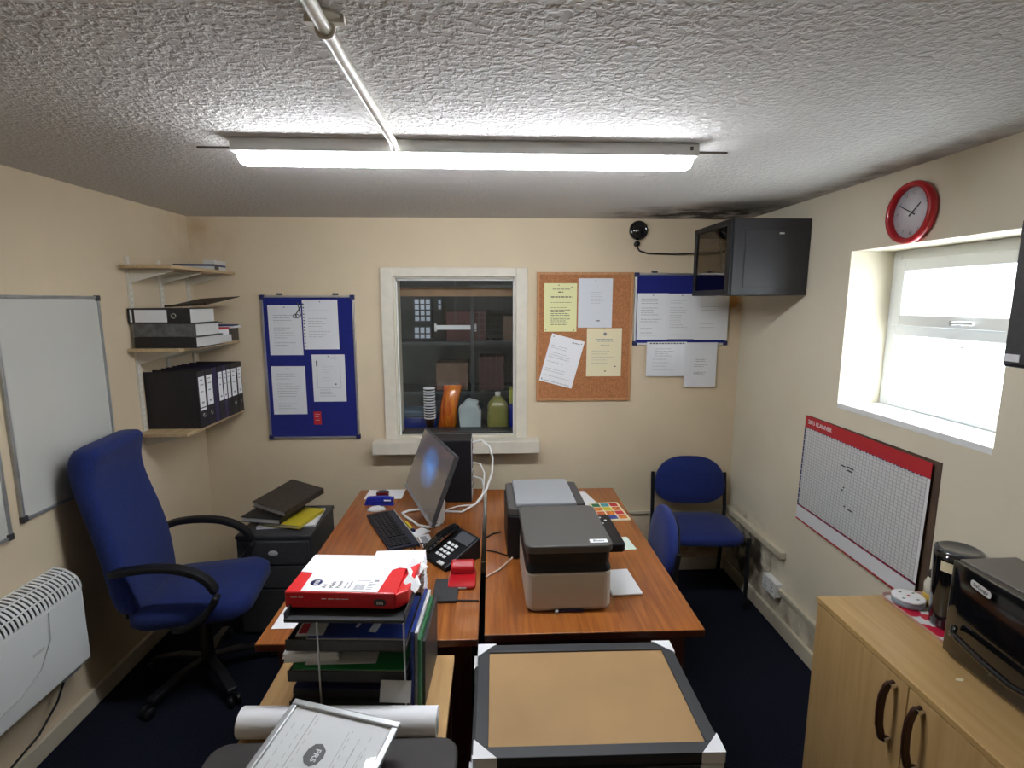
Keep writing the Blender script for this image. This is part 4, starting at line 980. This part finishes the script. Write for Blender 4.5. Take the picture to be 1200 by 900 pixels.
# papers right of printers
tag(MB().box(0, .05, 0, .17, 0, .0005).box(0.02, .09, .16, .22, .0006, .0011).build('loose_sheet', 'paper2'), 'white leaflet sticking out beside the farther printer', 'paper').matrix_world = rz(R(8), (.505, 2.92, DK + .001))
tag(MB().box(0, .16, 0, .30, 0, .0015).build('loose_sheet', 'paper'), 'white sheet lying behind the farther printer', 'paper').matrix_world = rz(R(12), (.478, 2.84, DK + .0003))
t = thing('picture_calendar', 'flat cream card printed with coloured squares on the right desk', 'card', (.655, 2.825, DK), R(4))
b = MB(); b.box(-.085, .085, -.125, .125, .0005, .008); b.build('card', 'cream_paper', t)
cols = ['redprint', 'greendk', 'bluebook', 'yellow', 'orange', mat('teal_print', (.05, .30, .32), .5)]
b = MB(); rd = random.Random(3)
for i in range(3):
    for j in range(4): b.box(-.075 + i * .052, -.03 + i * .052, -.112 + j * .058, -.064 + j * .058, .0081, .0086, rd.randrange(6))
b.build('colour_squares', cols, t)
tag(MB().box(0, .11, 0, .135, 0, .0006).build('note_slip', 'green_paper'), 'pale green slip on the right desk beside the near printer', 'paper').matrix_world = rz(R(6), (.580, 2.36, DK + .0003))
b = MB(); b.box(0, .12, 0, .20, 0, .004); b.box(.004, .125, -.004, .197, .0042, .008)
tag(b.build('paper_stack', 'paper2'), 'small stack of white sheets on the right desk by the near printer front', 'papers').matrix_world = rz(R(4), (.480, 1.965, DK + .0003))
tag(MB().tube([(-.028, 2.13, DK + .005), (.03, 2.19, DK + .006), (.09, 2.25, DK + .03)], .004, 6).build('printer_cable', mat('pale_pink_cable', (.6, .42, .33), .5)), 'pale cable running from the desk gap to the near printer', 'cable')
tag(MB().tube([(-.028, 2.52, DK + .004), (.0, 2.56, DK + .004), (.045, 2.57, DK + .01)], .004, 6).build('printer_cable', 'blackp'), 'black cable running from the desk gap to the farther printer', 'cable')
tag(MB().tube([(-.028, 2.38, DK + .004), (.02, 2.36, DK + .004), (.06, 2.33, DK + .004), (.10, 2.30, DK + .008)], .003, 6).build('usb_cable', 'blackp'), 'thin black lead lying between the two printers', 'cable')

# ------------------------------------------------------------------ visitor chairs
def visitor(label, loc, rot):
    """faces -y locally"""
    t = thing('visitor_chair', label, 'chair', loc, rot, 'blue stacking visitor chairs')
    b = MB(); o = rrect(.47, .43, .10, 6); pad(b, o, .06, Matrix.Translation((0, -.02, .452)), 0, .5, .05); b.build('seat', 'bluefab2', t)
    out = []
    for k in range(40):
        a = 2 * PI * k / 40; c, s_ = math.cos(a), math.sin(a); x = .235 * (abs(c) ** .72) * (1 if c >= 0 else -1)
        z = (.195 * abs(s_) ** .95) if s_ >= 0 else -.13 * abs(s_) ** .75
        out.append((x, z))
    T = frame((0, .225, .662), (1, 0, 0), (0, .14, 1))
    b = MB(); pad(b, out, .05, T, 0, .3, .05); b.build('backrest', 'bluefab2', t)
    MB().prism([(p[0] * .93, p[1] * .93) for p in out], -.034, -.028, 0, T).build('back_shell', 'blackp', t)
    for sx in (-1, 1):
        MB().tube([(sx * .245, -.20, .008), (sx * .245, -.20, .47)], .0125, 10).build('front_leg', 'blackp', t)
        MB().tube([(sx * .245, .27, .008), (sx * .245, .225, .42), (sx * .246, .225, .50), (sx * .244, .255, .74)], .0125, 10).build('rear_leg', 'blackp', t)
        MB().tube([(sx * .245, -.20, .415), (sx * .245, .225, .415)], .010, 8).build('side_rail', 'blackp', t)
    b = MB(); b.tube([(-.245, -.16, .412), (.245, -.16, .412)], .010, 8); b.tube([(-.245, .18, .412), (.245, .18, .412)], .010, 8); b.build('cross_rail', 'blackp', t)
    return t
visitor('blue fabric visitor chair facing the camera in the right back corner', (1.335, 3.225, 0), R(-4))
visitor('blue fabric visitor chair tucked against the right desk, seen from behind', (.640, 2.56, 0), R(-97))

# ------------------------------------------------------------------ front: low pine unit, roll, certificate, trays, ream
t = thing('low_table', 'low pine-topped table in front of the left desk under the letter trays', 'table', (-.425, 1.20, 0))
MB().box(-.29, .29, -.48, .50, .655, .68).build('top', 'pine', t, .002)
for sx in (-1, 1):
    for sy in (-1, 1): MB().box(sx * .26 - .02, sx * .26 + .02, sy * .44 - .02, sy * .44 + .02, 0, .6545).build('leg', 'deskleg', t)
tag(MB().prism([(p[0], p[1]) for p in rrect(.66, .42, .05)], 0, .034, 0, Matrix.Translation((-.425, 1.10, .6805))).build('carry_case', 'brownbd' if False else mat('charcoal_brown_case', (.030, .025, .024), .6, vary=(4, .25)), bevel=.006), 'dark flat case lying under the certificate on the pine table', 'case')
b = MB(); T = frame((-.70, 1.375, .722), (0, 1, 0), (0, 0, 1))
b.tube([(-.712, 1.372, .7225), (-.158, 1.352, .7225)], .0405, 28); b.lathe([(.030, 0), (.030, .001)], 24, 1, frame((-.1575, 1.352, .7225), (0, 1, 0), (0, 0, 1)))
tag(b.build('paper_roll', ['paper2', 'pages']), 'thick roll of white paper lying across the pine table', 'roll')
# certificate frame, leaning on the roll
Cb = [Vector((-.551, 1.358, .800)), Vector((-.243, 1.261, .800))]
u = (Cb[1] - Cb[0]); wl = u.length; u.normalize(); vdir = Vector((-.605, 1.150, .757)) - Cb[0]; vdir -= u * vdir.dot(u); vl = .232; vdir.normalize()
# local x = along back edge from far-left to right, local y = from front towards back
T = frame(Cb[0] + vdir * vl, u, -vdir)
t = thing('certificate_frame', 'silver-framed certificate leaning on the paper roll at the bottom of the view', 'picture frame'); t.matrix_world = T
f = .018
b = MB(); b.box(0, wl, 0, f, -.006, .008); b.box(0, wl, vl - f, vl, -.006, .008); b.box(0, f, f, vl - f, -.006, .008); b.box(wl - f, wl, f, vl - f, -.006, .008); b.build('frame', 'silver', t, .003)
b = MB(); b.box(f, wl - f, f, vl - f, -.004, .0)
for xx, y0_, y1_, th, mi in ((.085, .03, .205, .0012, 1), (.20, .03, .18, .0007, 1), (.235, .03, .15, .0007, 1), (.258, .04, .14, .0007, 1)):
    b.box(xx, xx + th, y0_, y1_, 0, .0004, mi)
rd = random.Random(2)
for k in range(9):
    xx = .03 + .028 * k
    if k in (3, 4, 5): continue
    yy = .05
    while yy < .18: l = rd.uniform(.008, .02); b.box(xx + .01, xx + .0115, yy, yy + l, 0, .0003, 2); yy += l + .012
Tt = Matrix.Translation((.145, .105, .0004))
out = [(.030, 0), (.026, .018), (.006, .032), (-.014, .028), (-.026, .012), (-.028, -.010), (-.016, -.024), (.004, -.030), (.022, -.020)]
b.prism([(p[0] * .9, p[1] * .95) for p in out], 0, .0004, 3, Tt)
b.text('PRS', .021, Tt @ Matrix.Translation((.004, 0, .0005)) @ Matrix.Rotation(-PI / 2, 4, 'Z'), 0, .0003, 'CENTER', True)
b.build('certificate', ['paper2', 'ink', mat('faint_print', (.5, .5, .5), .7), mat('grey_logo_print', (.16, .16, .17), .6)], t)
MB().box(f, wl - f, f, vl - f, .003, .0038).build('glass', 'glass', t)
# letter trays
t = thing('letter_tray_tower', 'black stacked letter trays filled with papers on the pine table', 'letter tray', (-.425, 1.565, .6805), R(-3))
TW, TD = .355, .25
zt = [.004, .105, .205, .295]
for k, z in enumerate(zt):
    b = MB(); b.box(-TW / 2, TW / 2, -TD / 2, TD / 2, z, z + .004)
    b.box(-TW / 2, TW / 2, -TD / 2, -TD / 2 + .004, z + .004, z + (.036 if k < 3 else .012)); b.box(-TW / 2, TW / 2, TD / 2 - .004, TD / 2, z + .004, z + .045)
    b.box(-TW / 2, -TW / 2 + .004, -TD / 2 + .004, TD / 2 - .004, z + .004, z + .03); b.box(TW / 2 - .004, TW / 2, -TD / 2 + .004, TD / 2 - .004, z + .004, z + .03)
    b.build('tray', 'frameblk' if k != 2 else 'charcoal', t, .002)
for sx, sy in ((-.22, -1), (.49, -1), (-.49, 1), (.49, 1)):
    MB().tube([(sx * TW, sy * (TD / 2 + .006), 0), (sx * TW, sy * (TD / 2 + .006), .30)], .003, 8).build('support_rod', 'alu', t)
TT = lambda x, y, z, a=0: Matrix.Translation((-.425, 1.565, .6805)) @ rz(R(a - 3), (x, y, z))
def sheetpile(name, label, cat, T, w, d, th, mats, seed=0, bev=.001):
    b = MB(); rd = random.Random(seed); n = max(1, int(th / .004)); z = 0
    for k in range(n):
        q = th / n; dx, dy = rd.uniform(-.003, .003), rd.uniform(-.003, .003)
        b.box(-w / 2 + dx, w / 2 + dx, -d / 2 + dy, d / 2 + dy, z, z + q - .0003, 0 if k < n - 1 else len(mats) - 1); z += q
    o = b.build(name, mats, bevel=0); o.matrix_world = T; return tag(o, label, cat)
sheetpile('paper_stack', 'dark papers and folders in the lowest letter tray', 'papers', TT(0, 0, .0085), .33, .232, .07, ['frameblk', 'navy'], 1)
sheetpile('green_folder', 'green plastic folder lying in the second letter tray', 'folder', TT(.0, -.004, .1095), .335, .23, .036, ['pages', 'green'], 2)
sheetpile('loose_sheet', 'white sheet lying on the green folder in the letter tray', 'paper', TT(-.03, -.03, .147, 3), .21, .14, .002, ['paper'], 3)
sheetpile('paper_stack', 'white papers slipping out to the left of the letter trays', 'papers', TT(-.125, .01, .1495, 5), .16, .20, .03, ['paper2'], 5)
sheetpile('brochure', 'dark blue printed brochure in the third letter tray', 'brochure', TT(.03, -.01, .2095), .29, .225, .038, ['pages', 'bluebook'], 4)
b = MB(); b.box(-.04, .04, -.05, .05, 0, .0012, 0); b.box(-.035, -.01, -.04, .01, .0012, .0016, 1)
o = b.build('leaflet', ['paper', 'redprint', 'navy']); o.matrix_world = TT(-.115, -.06, .249, 4); tag(o, 'small leaflet with red print beside the blue brochure in the tray', 'leaflet')
o = MB().box(-.012, .012, -.045, .045, .0, .0006).box(-.06, -.05, -.03, .04, 0, .0006).build('brochure_print', 'paper'); o.matrix_world = TT(.075, -.055, .2485, -8)
o.name = 'paper_slip'; tag(o, 'thin white slip lying on the blue brochure in the tray', 'paper')
# vertical folders at right side of tower
for k, (m, h, yy, lab) in enumerate((('bluebook', .26, .0, 'blue folder standing upright against the right side of the letter trays'), ('pages', .25, .01, 'white papers standing upright between the folders right of the trays'), ('greendk', .24, -.01, 'green folder standing upright right of the letter trays'), ('charcoal', .215, .02, 'dark grey folder standing outermost right of the letter trays'))):
    o = MB().box(0, .009, -.12, .12, 0, h).build('upright_folder', m, bevel=.001); o.matrix_world = TT(.184 + .0105 * k, yy, .001) @ Matrix.Rotation(R(1.2), 4, 'Y'); tag(o, lab, 'folder', 'folders standing right of the letter trays')
# ream of paper
RT = Matrix.Translation((-.432, 1.605, .9925)) @ Matrix.Rotation(R(-4), 4, 'Z') @ Matrix.Rotation(R(0), 4, 'X')
t = thing('paper_ream', 'opened red and white ream of copier paper on top of the letter trays', 'paper ream'); t.matrix_world = RT
rw, rdp, rh = .365, .235, .052
b = MB(); b.box(-rw / 2, rw / 2 - .03, -rdp / 2, rdp / 2, 0, rh, 0)
b.prism([(rw / 2 - .03, -rdp / 2), (rw / 2 + .002, -rdp / 2 + .03), (rw / 2 + .006, rdp / 2 - .03), (rw / 2 - .03, rdp / 2)], .001, rh - .004, 0)
b.build('wrapper', 'redp', t, .005)
# white label area covering the top
b = MB(); b.prism([(-rw / 2 + .048, -rdp / 2 + .004), (rw / 2 - .085, -rdp / 2 + .004), (rw / 2 - .075, .02), (rw / 2 - .055, .035), (rw / 2 - .02, .03), (rw / 2 - .02, rdp / 2 - .002), (-rw / 2 + .002, rdp / 2 - .002), (-rw / 2 + .002, .0), (-rw / 2 + .043, -.005)], rh + .0002, rh + .0012, 0)
tz = rh + .0012
b.lathe([(.018, 0), (.018, .0004)], 24, 1, Matrix.Translation((-.105, -.065, tz)))
b.text('nu', .026, Matrix.Translation((-.105, -.065, tz + .0006)) @ Matrix.Rotation(PI / 2, 4, 'Z'), 0, .0003, 'CENTER', True)
for s_, x, sz, mi in (('A4', -.072, .018, 2), ('Multi', -.050, .018, 2), ('Paper', -.029, .018, 2), ('500 sheets', -.008, .008, 3), ('80gsm white', .004, .008, 3)):
    b.text(s_, sz, Matrix.Translation((x, -rdp / 2 + .022, tz + .0003)) @ Matrix.Rotation(PI / 2, 4, 'Z'), mi, .0002, 'LEFT')
rd = random.Random(8); x = .02
while x < .05: w_ = rd.choice((.0008, .0014)); b.box(x, x + w_, -.102, -.072, tz, tz + .0003, 3); x += w_ + .0012
for q in range(5): b.box(.058, .058 + rd.uniform(.01, .025), -.1 + q * .01, -.098 + q * .01, tz, tz + .0003, 3)
b.box(.072, .086, -.055, -.045, tz, tz + .0003, 3); b.box(.02, .06, -.050, -.0485, tz, tz + .0003, 3)
b.build('label', ['paper2', 'navy', 'ink2', 'ink'], t)
Tf = frame((0, -rdp / 2 - .0005, rh / 2), (1, 0, 0), (0, 0, 1))
b = MB(); b.prism([(p[0] + .105, p[1] - .004) for p in rrect(.038, .022, .0105)], 0, .0005, 0, Tf); b.text('nu', .020, Tf @ Matrix.Translation((.105, -.004, .0007)), 1, .0002, 'CENTER', True)
b.build('side_logo', ['ink2', 'paper2'], t); b = MB()
b.text('ream 500', .010, Tf @ Matrix.Translation((-.145, .010, .0003)), 1, .0002, 'CENTER')
xx = -.07
for w_ in (.014, .018, .012, .022): b.box(xx, xx + w_, .004, .0065, 0, .0004, 1, Tf); xx += w_ + .005
b.build('side_print', ['ink2', 'paper2'], t)
# torn flap at right end
b = MB(); P_ = []
for k in range(7):
    P_.append([(rw / 2 - .02 + .028 * math.sin(k * 1.3) * .4 + .012 * q, -.06 + k * .027, rh + .004 + (.012 if k % 2 else .0) - .012 * q) for q in range(4)])
b.loft(P_, 0, None, False, False, False); o = b.build('torn_wrapper', 'paper2', t); sm = o.modifiers.new('thick', 'SOLIDIFY'); sm.thickness = .0012
# paper behind the ream, on the desk edge
T = rz(R(-2), (-.36, 1.875, DK + .0005))
sheetpile('paper_block', 'tall block of white paper behind the red ream', 'papers', rz(R(2), (-.355, 1.93, DK + .0005)), .19, .10, .205, ['paper2'], 6)
b = MB(); b.box(-.095, .095, -.08, .08, 0, .012)
o = b.build('blue_folder', 'navy', bevel=.002); o.matrix_world = rz(R(-2), (-.69, 2.20, DK + .0005)); tag(o, 'dark blue folder on the left desk behind the red ream', 'folder')
o = MB().box(0, .10, 0, .25, 0, .0008).box(.02, .05, .1, .105, .0008, .0011, 1).build('desk_sheet', ['paper2', 'ink2']); o.matrix_world = rz(R(0), (-.802, 1.80, DK + .0003)); tag(o, 'white sheet near the left edge of the left desk', 'paper')
# white card at the tray front
b = MB(); b.box(-.045, .045, -.002, .002, 0, .058); o = b.build('index_card', 'lgrey', bevel=.0005); o.matrix_world = Matrix.Translation((-.285, 1.395, .752)) @ Euler((R(-24), 0, R(-4))).to_matrix().to_4x4(); tag(o, 'blank grey card propped against the front of the letter trays', 'card')

# ------------------------------------------------------------------ stacked framed boards
FX, FY = .272, 1.425
tb = thing('side_table', 'small dark table under the stack of framed boards', 'table', (FX, FY, 0))
MB().box(-.30, .30, -.21, .21, .59, .61).build('top', 'frameblk', tb, .003)
for sx in (-1, 1):
    for sy in (-1, 1): MB().box(sx * .26 - .02, sx * .26 + .02, sy * .17 - .02, sy * .17 + .02, 0, .5895).build('leg', 'frameblk', tb)
W2, H2 = .325, .227
def fboard():
    t = thing('framed_board', '', 'picture frame', (0, 0, 0), 0, 'black framed boards stacked face down'); th = .030; f = .036
    b = MB(); b.box(-W2, W2, -H2, -H2 + f, 0, th); b.box(-W2, W2, H2 - f, H2, 0, th); b.box(-W2, -W2 + f, -H2 + f, H2 - f, 0, th); b.box(W2 - f, W2, -H2 + f, H2 - f, 0, th)
    b.build('frame', 'frameblk', t, .002)
    MB().box(-W2 + f - .004, W2 - f + .004, -H2 + f - .004, H2 - f + .004, .012, .024).build('back_board', 'mdf', t)
    for sx in (-1, 1):
        for sy in (-1, 1):
            e = .003; cs = .062
            pts = [(sx * (W2 + e), sy * (H2 + e)), (sx * (W2 + e - cs), sy * (H2 + e)), (sx * (W2 + e), sy * (H2 + e - cs))]
            if sx * sy < 0: pts = pts[::-1]
            b = MB(); b.prism(pts, th + .0005, th + .003)
            b.box(sx * (W2 + .0005), sx * (W2 + e), sy * (H2 + e - cs), sy * (H2 + e), .001, th + .001); b.box(sx * (W2 + e - cs), sx * (W2 + e), sy * (H2 + .0005), sy * (H2 + e), .001, th + .001)
            b.build('corner_protector', 'card', t)
    return t
f0 = fboard()
offs = [(.0, 0, 0, 'lowest of the four black framed boards stacked in front of the right desk'), (-.008, .004, -.5, 'second from the bottom in the stack of black framed boards'), (-.004, -.006, .6, 'third from the bottom in the stack of black framed boards'), (.004, .002, -.4, 'topmost black framed board with brown back and white card corners')]
for k, (dx, dy, a, lab) in enumerate(offs):
    o = f0 if k == 0 else copy_tree(f0)
    o.location = (FX + dx, FY + dy, .6105 + k * .0345); o.rotation_euler = (0, 0, R(a)); o['label'] = lab

# ------------------------------------------------------------------ right-hand cupboard and what stands on it
CX0, CY1, CZ = 1.250, 1.862, .775
t = thing('cupboard', 'beech cupboard with bronze handles along the right wall', 'cupboard', (1.46, 1.16, 0))
cxx, cyy = 1.46, 1.16
TQ = Matrix.Translation((-cxx, -cyy, 0))
MB().box(CX0, XR - .001, .45, CY1, CZ - .022, CZ, 0, TQ).build('top', 'beech', t, .003)
MB().box(CX0 + .022, XR - .001, .46, CY1 - .006, .02, CZ - .0225, 0, TQ).build('carcass', 'beechv', t, .002)
MB().box(CX0 + .05, XR - .01, .48, CY1 - .02, 0, .0195, 0, TQ).build('plinth', 'beechv', t)
for y0, y1, hy in ((1.402, 1.855, 1.452), (.945, 1.398, 1.345), (.465, .941, .52)):
    dr = MB().box(CX0 + .003, CX0 + .0215, y0, y1, .025, CZ - .027, 0, TQ).build('door', 'beechv', t, .002)
    P = [(CX0 + .002, hy, .525), (CX0 - .022, hy, .535), (CX0 - .034, hy, .58), (CX0 - .037, hy, .63), (CX0 - .034, hy, .68), (CX0 - .022, hy, .715), (CX0 + .002, hy, .722)]
    hb = MB().strip(P, .024, .011, 0, TQ, (0, 1, 0.001)); h_ = hb.build('handle', 'handle', dr, .003)
    for z in (.53, .719): MB().box(CX0 - .020, CX0 + .0028, hy - .011, hy + .011, z - .007, z + .007, 0, TQ).build('handle_foot', 'chrome', h_, .002)
zt_ = CZ + .0005
t = thing('serving_tray', 'white and red poppy-patterned tray on the far end of the cupboard', 'tray', (1.578, 1.695, zt_), R(0))
b = MB(); b.prism(rrect(.165, .310, .03), 0, .004); b.build('base', 'floral', t, .001)
rings = [[(p[0], p[1], z) for p in rrect(w, h, .03)] for w, h, z in ((.165, .310, .003), (.174, .319, .014), (.178, .323, .014), (.169, .314, .0005))]
MB().loft(rings, 0, None, False, True, False).build('rim', mat('pink_cream_rim', (.62, .38, .33), .4), t)
t = thing('round_tin', 'round white tin lid with small green leaf marks on the poppy tray', 'tin', (1.556, 1.790, zt_ + .0045))
MB().lathe([(.046, 0), (.052, .004), (.052, .022), (.050, .024)], 32).build('body', mat('pale_blue_tin_side', (.35, .45, .52), .3), t)
MB().lathe([(.054, .0242), (.054, .029), (.048, .031), (.002, .030)], 32).build('lid', 'paper2', t)
b = MB()
for a, r_ in ((.5, .034), (2.0, .030), (3.6, .036), (5.1, .032)): b.prism([(r_ * math.cos(a) + q[0], r_ * math.sin(a) + q[1]) for q in ((-.007, 0), (0, .004), (.007, 0), (0, -.004))], .0312, .0318)
b.prism([(.006 * math.cos(a), .006 * math.sin(a)) for a in [2 * PI * i / 8 for i in range(8)]], .0312, .0318, 1)
b.build('leaf_print', ['greendk', 'redprint'], t)
t = thing('glass_jar', 'small jar of yellow spread behind the tin on the poppy tray', 'jar', (1.634, 1.775, zt_ + .0045))
MB().lathe([(.027, 0), (.030, .006), (.030, .045), (.029, .05)], 24).build('contents', 'honey', t)
MB().lathe([(.029, .0505), (.030, .085), (.022, .105), (.019, .112)], 24).build('glass_body', 'bottle', t)
MB().lathe([(.021, .1125), (.022, .116), (.022, .132), (.019, .134)], 20).build('lid', 'brownbd', t)
# canister
t = thing('black_canister', 'tall gloss-black canister with domed lid and cream sticker on the tray', 'canister', (1.598, 1.655, zt_ + .0045))
MB().lathe([(.058, 0), (.060, .01), (.069, .252), (.069, .270)], 40).build('body', 'blackg', t)
MB().lathe([(.070, .271), (.069, .279), (.058, .285), (.052, .282), (.002, .283)], 40).build('lid', mat('blue_black_lid', (.03, .035, .045), .12, coat=.8), t)
b = MB(); rr_ = .0688
rings = [[(rr_ * math.cos(a), rr_ * math.sin(a), .212), (rr_ * math.cos(a), rr_ * math.sin(a), .247)] for a in [R(188 + 30 * i / 6) for i in range(7)]]
b.loft(rings, 0, None, True, False, False); b.build('sticker', 'cream_paper', t)
# microwave
t = thing('microwave_oven', 'gloss-black microwave oven with curved door on the cupboard', 'microwave', (1.505, 1.258, zt_), R(2))
# local: front at -x, far end at +y
MB().box(-.03, .165, -.26, .26, .012, .318).build('case', 'charcoal', t, .008)
MB().box(-.028, .163, -.258, .258, .3185, .324).build('top_plate', mat('grey_brown_top', (.11, .10, .095), .3, coat=.3), t, .003)
out = []
for k in range(13): a = -1 + 2 * k / 12; out.append((-.030 - .032 * math.cos(a * 1.1), a * .262))
out = [(-.031, .262)] + out[::-1] + [(-.031, -.262)]
b = MB(); b.prism(out[::-1], .016, .322, 0, None, True); b.build('door', 'blackg', t, .004)
b = MB(); pts = []
for k in range(15): a = -1 + 2 * k / 14; pts.append((-.070 - .030 * math.cos(a * 1.2), a * .20, .09 + .02 * abs(a)))
b.tube([(-.06, -.215, .12)] + pts + [(-.06, .215, .12)], .010, 10); b.build('door_handle', 'blackg', t)
Tl = Matrix.Translation((-.0595, .150, .285)) @ frame((0, 0, 0), (0, -1, 0), (0, 0, 1)) @ Matrix.Rotation(R(-12), 4, 'Y')
b = MB(); b.prism(rrect(.082, .022, .010), 0, .0015, 0, Tl); b.text("De'Longhi", .0145, Tl @ Matrix.Translation((0, 0, .0016)), 1, .0003, 'CENTER', True); b.build('badge', ['lgrey', 'ink2'], t)
for sx in (-.01, .14):
    for sy in (-.23, .23): MB().lathe([(.012, 0), (.012, .0115)], 10, 0, Matrix.Translation((sx, sy, 0))).build('foot', 'blackp', t)
tag(MB().prism([(0, 0), (.018, -.006), (.03, .004), (.012, .01)], 0, .0015).build('paper_scrap', 'cream_paper'), 'tiny torn scrap of paper on the cupboard top by the microwave', 'paper').location = (1.385, 1.39, zt_)
